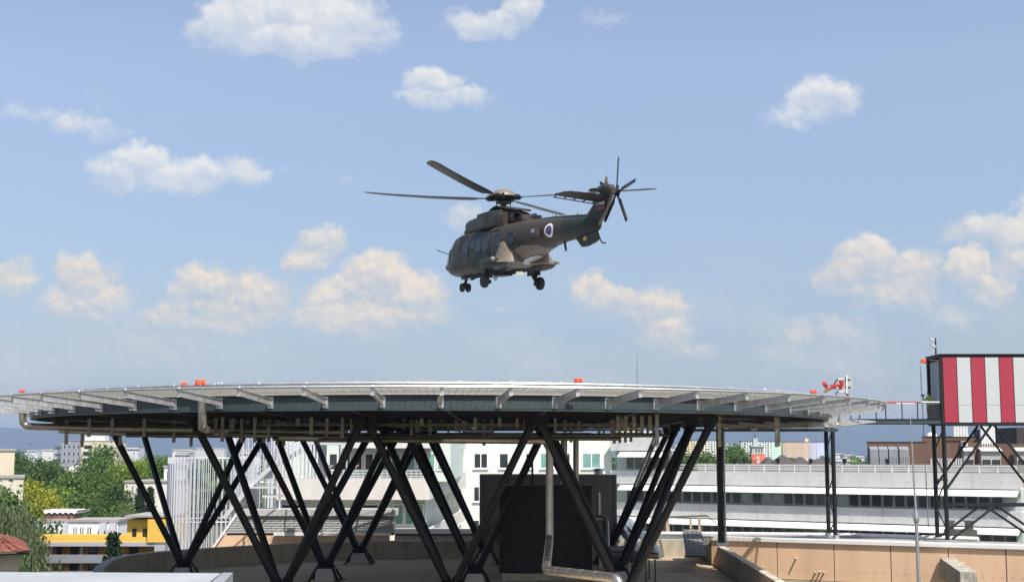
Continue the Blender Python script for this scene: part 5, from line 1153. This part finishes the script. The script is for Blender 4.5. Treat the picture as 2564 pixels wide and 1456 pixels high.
# podium mass that all these roofs stand on
b = MB(); b.box(-21, 13.2, 96.5, 108, GZ, -7.7); tag(b.build('podium', CONC, None, loc=(-10,100,GZ)), 'plain concrete podium under the louvred enclosure and the staircase', 'building')
def radial(f, b, u0, u1, off, depth, z0, z1):
    A_, B_ = f.p(u0, off, z0), f.p(u1, off, z0); k = 1+depth/A_.y; b.prism([A_, B_, V((B_.x*k, B_.y*k, z0)), V((A_.x*k, A_.y*k, z0))], (0, 0, z1-z0))
# ---------- brick building ----------
Bb = Fac(2174, 190, 2620, 190)
BB = thing('brick_building', 'brown brick building with grey panelled bays and rooftop plant, far right behind the wing', 'building', Bb.p(Bb.L/2, 0, GZ))
BR = stained('brown_brick', (.13,.075,.05), (.09,.05,.035), .6, .85, .25); zq = lambda py: Bb.z(2300, py)
b = MB(); radial(Bb, b, 0, Bb.u(2325), 0, 14, GZ, zq(1106)); radial(Bb, b, Bb.u(2325)+.003, Bb.u(2462), -2.5, 11, GZ, zq(1092)); radial(Bb, b, Bb.u(2462)+.003, Bb.L, -1.0, 12, GZ, zq(1110)); radial(Bb, b, Bb.u(2325)+.003, Bb.u(2461), -.5, 2, GZ, zq(1107)); b.build('wall', BR, BB)
b = MB(); radial(Bb, b, -.1, Bb.u(2325), .1, 14.1, zq(1106)+.002, zq(1104.5)); radial(Bb, b, Bb.u(2325)+.01, Bb.u(2463), -2.4, 11, zq(1092)+.002, zq(1090.5)); b.build('roof_edge', mat('dark_edge', (.05,.045,.04), .6), BB)
BAY = mat('bay_sheet', (.24,.25,.28), .5, .2, var=.1, scale=.8)
for a, c in ((2177,2197),(2199.5,2221),(2224,2246),(2250,2274)):
    u0, u1 = Bb.u(a), Bb.u(c); b = MB(); b.prism([Bb.p(u0,.9,zq(1170)),Bb.p(u0,.9,zq(1124)),Bb.p(u0,.3,zq(1117)),Bb.p(u0,.0,zq(1117)),Bb.p(u0,.0,zq(1170))], Bb.d*(u1-u0))
    for k in range(5): q = u0+(u1-u0)*(k+.5)/5; Bb.box(b, q-.10, q+.10, .9, .95, zq(1170), zq(1142))
    b.build('bay', BAY, BB)
    b = MB(); 
    for k in range(4): q = u0+(u1-u0)*(k+1)/5; Bb.box(b, q-.05, q+.05, .902, .93, zq(1168), zq(1143))
    b.build('bay_slot', DARK, BB)
for a, c in ((2412,2437),(2455,2504),(2544,2590)):
    u0, u1 = Bb.u(a), Bb.u(c); b = MB(); Bb.box(b, u0, u1, -.45, .7, zq(1178), zq(1129)); b.build('window_bay', mat('bay_pale', (.36,.35,.34), .5), BB)
    b = MB(); b.prism([Bb.p(u0-.1,.72,zq(1128)),Bb.p(u0-.1,-.4,zq(1119.5)),Bb.p(u0-.1,.0,zq(1119.5)),Bb.p(u0-.1,1.1,zq(1128))], Bb.d*(u1-u0+.2)); b.build('bay_awning', AWN, BB)
    for k in range(2 if c-a > 30 else 1):
        w_ = (u1-u0)/(2 if c-a > 30 else 1); win(BB, Bb, u0+w_*k+.15, u0+w_*(k+1)-.15, zq(1178), zq(1150), GL1, STEEL, .1, 1, off=.76)
b = MB()
for k in range(14): u = Bb.u(2331+k*6.2); Bb.box(b, u-.10, u+.10, .3, .5, zq(1172), zq(1149))
Bb.box(b, Bb.u(2328), Bb.u(2416), .25, .55, zq(1149)+.002, zq(1147)); b.build('roof_pergola', mat('pale_sheet', (.52,.52,.50), .5), BB)
b = MB(); Bb.box(b, Bb.u(2410), Bb.u(2425), -.3, .3, zq(1116), zq(1103)); b.build('air_conditioner', mat('cream_body', (.5,.5,.47), .4), BB)
b = MB(); u = Bb.u(2416); b.lathe(Bb.p(u, .31, zq(1109.5)), [(.30,0),(.30,.03),(.05,.04)], 16, Bb.n); b.build('fan_grille', STEEL, BB)
def flues(px0, px1, y0, y1, n, nm):
    for k in range(n):
        px = px0+(px1-px0)*k/(n-1); q = Bb.p(Bb.u(px), -1.2, 0); b = MB(); b.tube((q.x,q.y,zq(y0)), (q.x,q.y,zq(y1)), .22, 10)
        b.build('flue', mat('flue_white', (.70,.71,.70), .4, .3), BB, smooth=True)
flues(2401, 2431, 1092, 1066, 5, 'flue'); flues(2470, 2500, 1119, 1066, 6, 'flue')
for px in (2365, 2438): q = Bb.p(Bb.u(px), -5, zq(1091)); b = MB(); r_ = .75 if px < 2400 else 1.15; b.lathe(q, [(r_,0),(r_*.96,.25*r_),(r_*.8,.5*r_),(r_*.45,.75*r_),(.02,.85*r_)], 20); b.build('skylight_dome', WHITE, BB, smooth=True)
q = U(2545,1069,215); b = MB(); b.box(q.x, q.x+20, 215, 235, GZ, q.z); b.box(q.x+1, q.x+8, 214.9, 215, q.z-3.0, q.z-2.7); tag(b.build('dark_tower', mat('dark_brick', (.045,.032,.028), .8, var=.2, scale=.6), None, loc=(q.x,215,GZ)), 'tall dark brown building cut by the right edge beneath the striped tower', 'building')
# ---------- slab blocks far away ----------
def slab_block(lab, px0, px1, py, d, cols, nst, side=None, depth=14, nwin=12, hutpx=None, bz=None):
    f = Fac(px0, d, px1, d); zt = f.z(px0, py); T_ = thing('apartment_block', lab, 'building', f.p(f.L/2, 0, GZ))
    n = len(cols); e = 0
    for (fr0, fr1, col) in cols:
        b = MB(); f.box(b, f.L*fr0+(.05 if fr0 else 0), f.L*fr1, -depth, 0, GZ, zt); b.build('wall', mat('slab_%s_%.2f' % (lab[:8], fr0), col, .8, var=.05, scale=.1), T_)
    b = MB(); f.box(b, -.1, f.L+.1, -depth-.1, .3, zt+.01, zt+.7); b.build('roof_edge', mat('dark_edge', (.05,.045,.04), .6), T_)
    if hutpx: b = MB(); f.box(b, f.u(hutpx[0]), f.u(hutpx[1]), -6, -.5, zt+.72, f.z(px0, hutpx[2])); b.build('stair_hut', mat('slab_%s_%.2f' % (lab[:8], cols[0][0]), cols[0][2]), T_)
    e = f.L*(1 if side is None else side); w = e/nwin; vis = 0
    kb = MB(); kb.box(0, w*.55, -.06, 0, 0, 1.5); dk = kb.build('window', GL1, None, mesh_only=True)
    bb_ = MB(); bb_.box(0, w*.8, -1.0, 0, -.35, .75); bk_ = bb_.build('balcony', mat('balcony_pale', (.66,.65,.62), .7), None, mesh_only=True)
    for r_ in range(nst):
        z = zt-2.1-r_*2.9
        for k in range(nwin):
            if k % 3 == 1: place('balcony', bk_, T_, f.p(w*(k+.1), .02, z-.3), f.rz)
            place('window', dk, T_, f.p(w*(k+.2), .03, z), f.rz)
    return T_
slab_block('pale yellow and cream slab block on the far skyline, leftmost of the three', 1708, 1802, 1102, 1600, [(0,.62,(.76,.64,.34)),(.62,1,(.80,.76,.68))], 7, nwin=13, hutpx=(1761,1768,1092))
slab_block('mint green slab block on the far skyline behind the red tower', 1857, 1958, 1105, 1650, [(0,.78,(.76,.84,.76)),(.78,1,(.48,.74,.52))], 7, side=.78, nwin=12)
slab_block('peach and lavender slab block on the far skyline, rightmost of the three', 1962, 2066, 1106, 1650, [(0,.62,(.88,.62,.40)),(.62,.84,(.72,.72,.84)),(.84,1,(.52,.54,.72))], 7, side=.84, nwin=13, hutpx=(2018,2027,1097))
# red tower
f = Fac(1883, 620, 1916.5, 620); RT = thing('red_tower', 'square church-like tower, coral red below and grey-green above, in front of the slab blocks', 'tower', f.p(f.L/2, 0, GZ))
b = MB(); f.box(b, 0, f.L, -5.5, 0, GZ, f.z(1900,1135)); b.build('red_shaft', mat('coral_render', (.80,.16,.10), .8, var=.06, scale=.3), RT)
b = MB(); f.box(b, .3, f.L-.3, -5.2, -.3, f.z(1900,1135)+.01, f.z(1900,1114)); f.box(b, -.2, f.L+.2, -5.7, .2, f.z(1900,1118), f.z(1900,1114.5)); f.box(b, -.1, f.L+.1, -5.6, .1, f.z(1900,1136), f.z(1900,1134.5)); f.box(b, f.u(1889.5), f.u(1901.5), -4.5, -1.5, f.z(1900,1114), f.z(1900,1096)); b.build('belfry', mat('belfry_grey', (.42,.45,.42), .8), RT)
for px in (1893,1900,1907): win(RT, f, f.u(px-.0), f.u(px+4.6), f.z(1900,1133), f.z(1900,1121.5), GL1, mat('belfry_grey', (.42,.45,.42), .8), .15, 1, off=-.25)
for y in (1142, 1152): win(RT, f, f.u(1896), f.u(1902), f.z(1900,y+7), f.z(1900,y), GL4, WHITE, .15, 1)
b = MB(); q = f.p(f.u(1895.5), -3, f.z(1900,1096)); b.tube(q, q+V((0,0,2.3)), .12, 8); b.lathe(q+V((0,0,.7)), [(.02,0),(.35,.2),(.35,.4),(.02,.6)], 10); b.build('spire', STEEL, RT)
def plain(nm, lab, px0, px1, pyt, d, col, depth=10, roof=None, wins=None, group=None, pyb=None, cat='building', align=False):
    f = Fac(px0, d, px1, d)
    if align:
        e_ = f.p(f.L, 0, 0); rr = e_.normalized(); f.d = V((rr.y, -rr.x, 0)); f.A = e_-f.d*f.L; f.n = V((f.d.y, -f.d.x, 0))
    zt = f.z(px1, pyt); T_ = thing(nm, lab, cat, f.p(f.L/2, 0, GZ), group)
    m_ = mat(nm+'_wall_%d_%d' % (px0, d), col, .8, var=.06, scale=.25)
    b = MB(); f.box(b, 0, f.L, -depth, 0, GZ, zt); b.build('wall', m_, T_)
    b = MB()
    if roof is None: f.box(b, -.15, f.L+.15, -depth-.15, .15, zt+.002, zt+.3); rm = mat('roof_grey', (.30,.29,.27), .8)
    else:
        h_ = roof[1]; A1, B1, C1, D1_ = f.p(-.4,.5,zt), f.p(f.L+.4,.5,zt), f.p(f.L+.4,-depth-.5,zt), f.p(-.4,-depth-.5,zt); i_ = min(.5*f.L, depth/2)*.8
        R0, R1 = f.p(i_, -depth/2, zt+h_), f.p(f.L-i_, -depth/2, zt+h_); b.add([A1,B1,C1,D1_,R0,R1], [(0,1,5,4),(1,2,5),(2,3,4,5),(3,0,4),(3,2,1,0)]); rm = roof[0]
    b.build('roof', rm, T_)
    if wins:
        nr, nc, w_, h_, g_ = wins
        for r_ in range(nr):
            for k in range(nc): c = f.L*(k+.5)/nc; z = zt-1.1-h_-r_*3.0; win(T_, f, c-w_/2, c+w_/2, z, z+h_, g_, WHITE, .08, 1)
    return f, T_
TILE = mat('slate_roof', (.07,.06,.06), .8, var=.2, scale=.5); TERR = stained('terracotta_tiles', (.30,.10,.06), (.14,.06,.045), 1.5, .85, .3)
plain('office_block', 'small blue glass office block far off between the yellow and the mint slab', 1812, 1834, 1108, 1500, (.30,.42,.60), wins=(5,4,3,1.6,GL3))
plain('flat_block', 'pale flats far off, partly hidden left of the mint slab block', 1834, 1856, 1113, 1700, (.55,.54,.52), wins=(5,4,2,1.4,GL1))
plain('flat_block', 'pale flats far off at the left edge of the yellow slab block', 1690, 1706, 1112, 1700, (.52,.52,.52), wins=(5,3,2,1.4,GL1))
plain('tall_flats', 'cream tower flats showing just under the deck right of the middle', 1552, 1600, 1062, 520, (.66,.58,.42), wins=(8,4,1.4,1.4,GL3))
plain('tall_flats', 'blue-white tower flats just under the deck, left of the slanting legs', 1606, 1650, 1076, 640, (.55,.60,.66), wins=(8,4,1.8,1.4,GL1))
for px0, px1, py, d, h_ in [(1918,1945,1157,420,2.0),(1946,1990,1156,400,2.4),(1992,2030,1157,430,2.2),(2032,2085,1158,410,1.6)]:
    plain('house', 'slate-roofed house at the foot of the slab blocks, %d metres wide' % 0 if 0 else 'dark-roofed house in the row below the far slab blocks', px0, px1, py+3, d, (.45,.42,.37), 9, (TILE, h_), None, 'dark-roofed houses below the slab blocks')
for i, (px0, px1, py, d) in enumerate([(2086,2112,1134,1400),(2114,2140,1137,1300),(2142,2166,1140,1200),(430,480,1124,1500),(486,560,1121,1700),(300,345,1119,900),(95,130,1124,1500),(575,640,1122,1500),(60,92,1126,1400),(600,640,1131,900),(440,470,1133,800),(2090,2130,1148,700)]):
    plain('distant_building', 'low pale building on the far city skyline among trees', px0, px1, py, d, ((.62,.61,.58),(.5,.5,.5),(.56,.58,.62))[i % 3], 14, None, (1, 7, 3, 1.2, GL1), 'low pale buildings on the far skyline')
# ---------- left side ----------
plain('windowless_block', 'tall beige windowless block at the left edge', -40, 34, 1128, 175, (.56,.50,.38), 14, align=True)
plain('lower_block', 'lower beige block in front of the tall windowless one at the left edge', -50, 59, 1196, 165, (.58,.54,.44), 8, align=True)
f, T_ = plain('grey_flats', 'grey-blue block of flats with small square windows and dark balconies on its left side', 150, 196, 1103, 560, (.26,.28,.34), 14)
for r_ in range(4):
    for k in range(4): win(T_, f, 1.0+k*1.9, 1.9+k*1.9, f.z(150,1122+r_*17.6), f.z(150,1113+r_*17.6), GL1, WHITE, .06, 1)
b = MB()
for r_ in range(4): f.box(b, -2.6, -.02, -9, -.5, f.z(150,1124+r_*17.6), f.z(150,1117+r_*17.6))
b.build('side_balcony', mat('balcony_dark', (.08,.08,.09), .7), T_)
f, T_ = plain('cream_flats', 'cream block of flats with loggias, joined to the right of the grey-blue flats', 197, 290, 1104, 562, (.58,.53,.42), 14)
for r_ in range(4):
    for a, c in ((240,250),(257,265),(272,282)): win(T_, f, f.u(a), f.u(c), f.z(150,1124+r_*17.6), f.z(150,1116+r_*17.6), GL4 if a == 240 else GL1, WHITE, .1, 1)
    b = MB(); f.box(b, f.u(208), f.u(228), -.0, .05, f.z(150,1126+r_*17.6), f.z(150,1114+r_*17.6)); b.build('loggia', DARK, T_)
    b = MB(); f.box(b, f.u(207), f.u(229), .06, 1.1, f.z(150,1129+r_*17.6), f.z(150,1123.5+r_*17.6)); b.build('balcony', mat('balcony_pale', (.66,.65,.62), .7), T_)
b = MB(); f.box(b, f.u(205), f.u(255), -8, -2, f.z(150,1103.7), f.z(150,1090)); b.build('penthouse', mat('balcony_pale', (.66,.65,.62), .7), T_)
plain('outbuilding', 'small building with a pale roof and dormer below the grey-blue flats', 144, 206, 1181, 330, (.42,.41,.40), 12, (mat('pale_roof', (.52,.48,.42), .8), 1.6), None)
# white school
f, T_ = plain('white_school', 'long white two-storey building with big square windows behind the yellow house', 92, 299, 1306, 165, (.80,.80,.77), 6)
for a, c in ((103,122),(126,137),(186,200),(203,217),(221,236)): win(T_, f, f.u(a), f.u(c), f.z(150,1340), f.z(150,1316), GL1, WHITE, .14, 2)
for a, c in ((138,152),(162,176),(256,272),(280,297)): b = MB(); f.box(b, f.u(a), f.u(c), .0, .6, f.z(150,1342), f.z(150,1308)); b.build('bay', mat('school_grey', (.52,.53,.56), .7), T_)
b = MB(); pts = []
for k in range(13): x = 98+k*7; pts.append(f.p(f.u(x), -2, f.z(150, 1283+(4 if k % 2 else 0))))
for a, c in zip(pts[:-1], pts[1:]): b.add([a, c, c-f.n*5, a-f.n*5, a+V((0,0,.25)), c+V((0,0,.25)), c-f.n*5+V((0,0,.25)), a-f.n*5+V((0,0,.25))], [(0,1,5,4),(4,5,6,7),(3,2,1,0),(2,3,7,6)])
b.build('folded_canopy', WHITE, T_)
b = MB(); f.box(b, f.u(100), f.u(176), -5, -1.5, f.z(150,1304.5), f.z(150,1296)); b.build('red_roof_strip', TERR, T_)
b = MB(); f.box(b, f.u(100), f.u(172), -4.8, -2.2, f.z(150,1296)+.01, f.z(150,1287.5)); b.build('clerestory', mat('clerestory_dark', (.12,.11,.10), .6), T_)
plain('cream_house', 'tall plain cream gable wall behind the dark conifers, left of the fin screen', 312, 432, 1207, 215, (.66,.64,.57), 12)
f, T_ = plain('white_annexe', 'narrow white annexe with a tall window touching the fin screen', 410, 440, 1169, 222, (.66,.65,.62), 8)
win(T_, f, f.u(416), f.u(426), f.z(415,1200), f.z(415,1178), GL1, WHITE, .12, 2)
# yellow clinic
YEL = mat('yellow_render', (.66,.42,.07), .75, var=.05, scale=.5); OCH = mat('ochre_panel', (.50,.22,.04), .75); GRB = mat('grey_band', (.22,.23,.26), .6)
Yf = Fac(66, 128, 424, 128); YC = thing('yellow_clinic', 'yellow building with grey balcony bands and a square yellow penthouse, lower left', 'building', Yf.p(Yf.L/2, 0, GZ)); yz = lambda py: Yf.z(240, py)
b = MB(); Yf.box(b, 0, Yf.L, -5, -1.4, GZ, yz(1349)); b.build('wall', OCH, YC)
b = MB(); Yf.box(b, 0, Yf.L, -.3, .0, yz(1356), yz(1344)+.02); Yf.box(b, 0, Yf.L, -5, -4.7, yz(1352), yz(1344)+.02); b.build('yellow_fascia', YEL, YC)
b = MB(); Yf.box(b, -.2, Yf.L, -1.6, .25, yz(1366), yz(1356)-.003); b.build('grey_fascia', mat('grey_fascia', (.36,.37,.40), .6), YC)
for y0, y1 in ((1408,1387),(1450,1428)): b = MB(); Yf.box(b, -.3, Yf.L, -1.39, .2, yz(y0), yz(y0-1.5)); Yf.box(b, -.3, Yf.L, .08, .2, yz(y0-1.6), yz(y1)); b.build('balcony_band', GRB, YC)
for yb, yt in ((1387,1367),(1427,1409)):
    for a, c in ((88,100),(110,128),(150,162),(184,203),(229,252),(330,352)):
        u0, u1 = Yf.u(a,-1.4), Yf.u(c,-1.4); win(YC, Yf, u0, u1, yz(yb+3), yz(yt), GL1, STEEL, .06, 1, name='glass_door', off=-1.34)
    for a in (133, 208): b = MB(); Yf.box(b, Yf.u(a,-1.2), Yf.u(a+6,-1.2), -1.2, -1.15, yz(yb+3), yz(yt)); b.build('curtain', mat('curtain_white', (.62,.64,.62), .8), YC)
b = MB(); Yf.box(b, Yf.u(320), Yf.u(376), -7, -.3, yz(1345)+.03, yz(1300)); Yf.box(b, Yf.u(376)+.003, Yf.u(426), -7, .4, yz(1356), yz(1297)); b.build('penthouse', YEL, YC)
b = MB(); Yf.box(b, Yf.u(318), Yf.u(428), -7.1, .5, yz(1300)+.24, yz(1300)+.4); b.build('penthouse_roof', mat('roof_grey', (.3,.29,.27), .8), YC)
for a in (334, 360): win(YC, Yf, Yf.u(a), Yf.u(a+10), yz(1346), yz(1322), GL1, STEEL, .07, 1, off=-.27)
b = MB(); Yf.box(b, Yf.u(396), Yf.u(428), .3, .6, GZ, yz(1362)); b.build('corner_wall', mat('grey_fascia', (.36,.37,.40), .6), YC)
b = MB(); q = Yf.p(Yf.u(68), 2, 0); b.tube((q.x, q.y, GZ), (q.x, q.y, yz(1400)), .03, 6); b.lathe((q.x, q.y, yz(1426)), [(.28,0),(.2,.6),(.02,1.0)], 10); tag(b.build('closed_parasol', mat('orange_cloth', (.75,.30,.03), .8), None, loc=(q.x,q.y,GZ)), 'closed orange parasol at the left corner of the yellow building', 'parasol')
# terracotta house
Tf = Fac(-253, 58, 58, 59.8); TH_ = thing('tiled_house', 'house with a rusty red tiled hip roof cut by the left edge at the bottom', 'house', Tf.p(0, 0, GZ))
b = MB(); Tf.box(b, -3, Tf.L, -8, 0, GZ, Tf.z(0,1382)); b.build('wall', mat('house_wall', (.36,.32,.26), .85, var=.15, scale=.8), TH_)
ze = Tf.z(0,1376); e1 = Tf.p(Tf.u(82,.6), .6, ze); e0 = Tf.p(-4, .6, ze-.1); e2 = e1-Tf.n*9; rg = Tf.p(Tf.u(-5), -4.5, Tf.z(0,1346)); rl = Tf.p(-5, -4.5, rg.z)
b = MB(); b.add([e0, e1, rg, rl, e2], [(0,1,2,3),(1,4,2)]); b.add([p-V((0,0,.16)) for p in (e0, e1, rg, rl, e2)], [(3,2,1,0),(2,4,1)])
b.add([e0, e1, e1-V((0,0,.16)), e0-V((0,0,.16)), e2, e2-V((0,0,.16))], [(0,3,2,1),(1,2,5,4)])
b.build('roof', TERR, TH_)
b = MB()
for k in range(26):
    t = k/26; a_ = e0.lerp(e1, t); c_ = rl.lerp(rg, min(1, t*1.25)); b.tube(a_+V((0,0,.03)), c_+V((0,0,.03)), .05, 6)
b.build('tile_ridge', TERR, TH_, smooth=True)
b = MB(); b.tube(e0-V((0,0,.1))+Tf.n*.08, e1-V((0,0,.1))+Tf.n*.08, .07, 8); b.build('gutter', STEEL, TH_)
# ================= trees =================
def leafmat(name, c1, c2, c3):
    m = bpy.data.materials.new(name); m.use_nodes = True; nt = m.node_tree; N = nt.nodes; L = nt.links; bb = N['Principled BSDF']; bb.inputs['Roughness'].default_value = .6; bb.inputs['Specular IOR Level'].default_value = .25
    g_ = N.new('ShaderNodeNewGeometry'); cr = N.new('ShaderNodeValToRGB'); cr.color_ramp.elements[0].color = (*c1, 1); cr.color_ramp.elements[1].color = (*c3, 1); e = cr.color_ramp.elements.new(.5); e.color = (*c2, 1)
    L.new(g_.outputs['Random Per Island'], cr.inputs[0]); L.new(cr.outputs[0], bb.inputs['Base Color'])
    tr = N.new('ShaderNodeBsdfTranslucent'); L.new(cr.outputs[0], tr.inputs[0]); mx = N.new('ShaderNodeMixShader'); mx.inputs[0].default_value = .22; L.new(bb.outputs[0], mx.inputs[1]); L.new(tr.outputs[0], mx.inputs[2]); L.new(mx.outputs[0], N['Material Output'].inputs[0]); return m
LM_ = [leafmat('leaf_dark', (.03,.065,.02), (.055,.105,.028), (.09,.155,.04)), leafmat('leaf_mid', (.045,.095,.02), (.085,.16,.035), (.14,.23,.055)), leafmat('leaf_bright', (.09,.16,.02), (.16,.25,.035), (.25,.33,.05)),
       leafmat('leaf_yellow', (.16,.20,.02), (.28,.30,.03), (.42,.40,.05)), leafmat('needle_dark', (.012,.03,.016), (.022,.048,.024), (.045,.08,.04)), leafmat('leaf_greygreen', (.06,.09,.04), (.11,.15,.07), (.20,.24,.12))]
BARK = mat('bark', (.06,.045,.03), .9, var=.3, scale=5)
def leaves(mb, c, n, spread, size, droop=0):
    for _ in range(n):
        p = c+V((random.gauss(0, spread), random.gauss(0, spread), random.gauss(0, spread*.8)-droop*random.random()*2.2)); s_ = size*(.6+.8*random.random())
        a = V((random.gauss(0,1), random.gauss(0,1), random.gauss(0,1))).normalized(); t_ = a.orthogonal().normalized(); t_.rotate(Matrix.Rotation(random.random()*6.28, 3, a)); w_ = a.cross(t_)
        if droop: t_ = (t_*.9+V((0,0,-1))).normalized(); w_ = a.cross(t_).normalized()*.8
        mb.add([p-t_*s_, p+w_*s_*.6, p+t_*s_, p-w_*s_*.6], [(0,1,2,3)])
def make_tree(kind, seed):       # height 12, crown radius about 4.2
    random.seed(seed); tb = MB(); cb = MB()
    if kind == 4:
        tb.tube((0,0,0), (0,0,11.6), .22, 8, .04)
        for i in range(30):
            z = 1.2+10.4*i/30; r = (3.1*(1-z/12.2)+.12)
            for k in range(9):
                t = k*2*pi/9+i*.7; rr = r*(.75+.4*random.random()); e = V((rr*cos(t), rr*sin(t), z-.25*rr))
                if i % 2 == 0 and k % 3 == 0: tb.tube((0,0,z), e, .04, 4, .01)
                for q in range(1, 5): leaves(cb, V((0,0,z)).lerp(e, .2+q*.2), 9, .17, .13)
        return tb, cb
    tb.tube((0,0,0), (0,0,4.6), .28, 8, .2); cl = []
    for i in range(64 if kind != 5 else 70):
        while True:
            x, y, z = (random.uniform(-1,1) for _ in range(3)); q = x*x+y*y+z*z
            if .22 < q < 1: break
        w = 1+.28*sin(3*atan2(y, x)+seed)+.12*sin(5*z+seed); cl.append(V((x*3.7*w, y*3.7*w, 7.3+z*4.2*(1 if z > 0 else .85))))
    for c in cl[:16]: m_ = V((c.x*.3, c.y*.3, 4.2+(c.z-4.2)*.35)); tb.tube((0,0,3.6), m_, .13, 5, .08); tb.tube(m_, c, .08, 5, .02)
    for c in cl: leaves(cb, c, 125 if kind != 5 else 170, .62 if kind != 5 else .6, .155 if kind != 5 else .17, .55 if kind == 5 else 0)
    return tb, cb
PT = {}
for kind in range(6):
    for v_ in range(2 if kind in (0, 1, 2) else 1):
        tb, cb = make_tree(kind, 40+kind*7+v_); PT.setdefault(kind, []).append((tb.build('trunk', BARK, None, mesh_only=True), cb.build('crown', LM_[kind], None, mesh_only=True)))
KN = ['broadleaf_tree','broadleaf_tree','broadleaf_tree','golden_tree','conifer_tree','willow_tree']
def tree(px, pyt, wpx, d, kind, lab, group=None, v_=0, name=None):
    p = U(px, pyt, d); h_ = p.z-GZ; w_ = wpx/F*d
    T_ = thing(name or KN[kind], lab, 'tree', (p.x, p.y, GZ), group)
    tm, cm = PT[kind][v_ % len(PT[kind])]; sz = h_/(11.9 if kind != 4 else 11.7); sx = w_/(8.0 if kind != 4 else 6.2); sx = max(sx*1.3, sz*.84) if kind != 4 else max(sx*1.15, sz*.5)
    if wpx < 30: sx = w_/6
    if kind == 3: sx *= .8
    if kind == 5: sx = max(w_/8*1.0, sz*.34)
    if d < 100: sx = w_/7.5
    rz = random.random()*6.28
    for nm, me in (('trunk', tm), ('crown', cm)):
        o = bpy.data.objects.new(nm, me); COL.objects.link(o); o.parent = T_; o.scale = (sx, sx, sz); o.rotation_euler = (0, 0, rz)
    return T_
GT = 'trees on the left below the deck'
for a in [(6,1226,90,140,1,'plain green tree filling the gap behind the big drooping one'),(62,1240,80,142,0,'dark green tree between the two drooping ones'),(18,1212,105,112,5,'big grey-green drooping tree at the left edge, in front of the beige block'),(72,1240,66,125,5,'smaller drooping grey-green tree right of the big one, above the tiled house'),
 (76,1206,36,190,3,'bright yellow-leaved tree right behind the drooping trees'),(100,1236,34,182,3,'lower yellow-leaved tree touching the bright yellow one on the right'),
 (45,1130,66,300,0,'dark leafy tree just right of the tall beige block'),(88,1136,64,290,0,'dark leafy tree halfway between the beige block and the grey-blue flats'),(124,1146,56,275,0,'dark leafy tree just left of the grey-blue flats'),
 (118,1199,74,225,2,'light yellow-green tree below the dark ones, left of the middle'),(150,1222,60,205,2,'light green tree lower right of the yellow-green one'),
 (178,1190,84,245,1,'rounded mid-green tree below the small pale-roofed building'),(222,1182,84,250,1,'tall mid-green tree left of the leftmost black leg'),(196,1236,92,200,1,'broad mid-green tree above the wavy canopy of the white building'),(240,1250,70,195,0,'darker tree above the right end of the white building'),
 (262,1119,74,330,1,'tall mid-green tree covering the right end of the cream flats'),(238,1146,66,310,1,'mid-green tree just below the cream flats'),(306,1136,74,320,2,'yellow-green tree between the first two black legs, at the top left'),
 (345,1136,80,330,2,'yellow-green tree between the first two black legs, in the middle'),(392,1138,78,335,2,'yellow-green tree just left of the fin screen'),(420,1152,46,300,1,'mid-green tree partly behind the fin screen'),
 (284,1192,84,215,0,'dark tree behind the leftmost black leg'),(262,1232,66,200,0,'dark tree at the foot of the leftmost leg, behind the white building'),
 (353,1203,58,180,4,'tall dark conifer in front of the cream gable wall, left one of the pair'),(378,1212,50,184,4,'tall dark conifer in front of the cream gable wall, right one of the pair'),(322,1248,50,172,5,'pale grey-green tree left of the two tall conifers'),(352,1268,60,165,4,'lower dark conifer in front of the tall pair'),
 (286,1322,150,104,4,'wide dark conifer standing in front of the yellow building'),(80,1372,22,92,4,'slim small conifer beside the orange parasol'),(262,1322,16,150,4,'leftmost slim cypress by the white building'),(246,1324,14,150,4,'short slim cypress next to the leftmost one'),
 (140,1384,104,84,5,'light green feathery tree at the bottom, in front of the yellow building'),(46,1384,44,84,1,'small green tree beside the wall of the tiled house'),(424,1210,26,150,4,'spindly conifer touching the fin screen'),(303,1265,46,190,1,'mid-green tree between the white building and the conifers')]:
    tree(*a[:5], a[5], GT, v_=int(a[0]) % 2)
GR = 'trees right of the slanting legs'
for a in [(1712,1133,90,330,1,'green tree left of the square dark column, nearest the legs'),(1740,1122,80,340,2,'olive yellow tree below the yellow slab block'),(1776,1136,90,330,1,'green tree just left of the square dark column'),
 (1818,1130,80,330,1,'green tree just right of the square dark column'),(1842,1117,84,335,1,'tallest green tree right of the square dark column'),(1872,1134,70,330,0,'dark green tree next to the red tower')]:
    tree(*a[:5], a[5], GR, v_=int(a[0]) % 2)
# distant woodland seen as one mass
random.seed(9); b = MB()
def clump(c, r, h_):
    for _ in range(70):
        t = random.random()*6.28; q = random.random()**.5; p = V(c)+V((r*q*cos(t), r*q*sin(t), h_*(.25+.75*sqrt(max(0,1-q*q))*(.7+.35*random.random())))); s_ = r*.30
        a = V((random.gauss(0,1), random.gauss(0,1)-.6, random.gauss(0,1)+.5)).normalized(); t_ = a.orthogonal().normalized(); w_ = a.cross(t_); b.add([p-t_*s_, p+w_*s_, p+t_*s_, p-w_*s_], [(0,1,2,3)])
for i in range(420):
    px = random.choice([random.uniform(-60, 720), random.uniform(-60, 720), random.uniform(1500, 2240)]); d = random.choice([random.uniform(420, 900), random.uniform(700, 2600)])
    q = U(px, 1135, d); clump((q.x, q.y, GZ), 7+d*.004, 11+random.random()*6+ (d*.0012))
tag(b.build('woodland', LM_[1], None), kind='stuff')
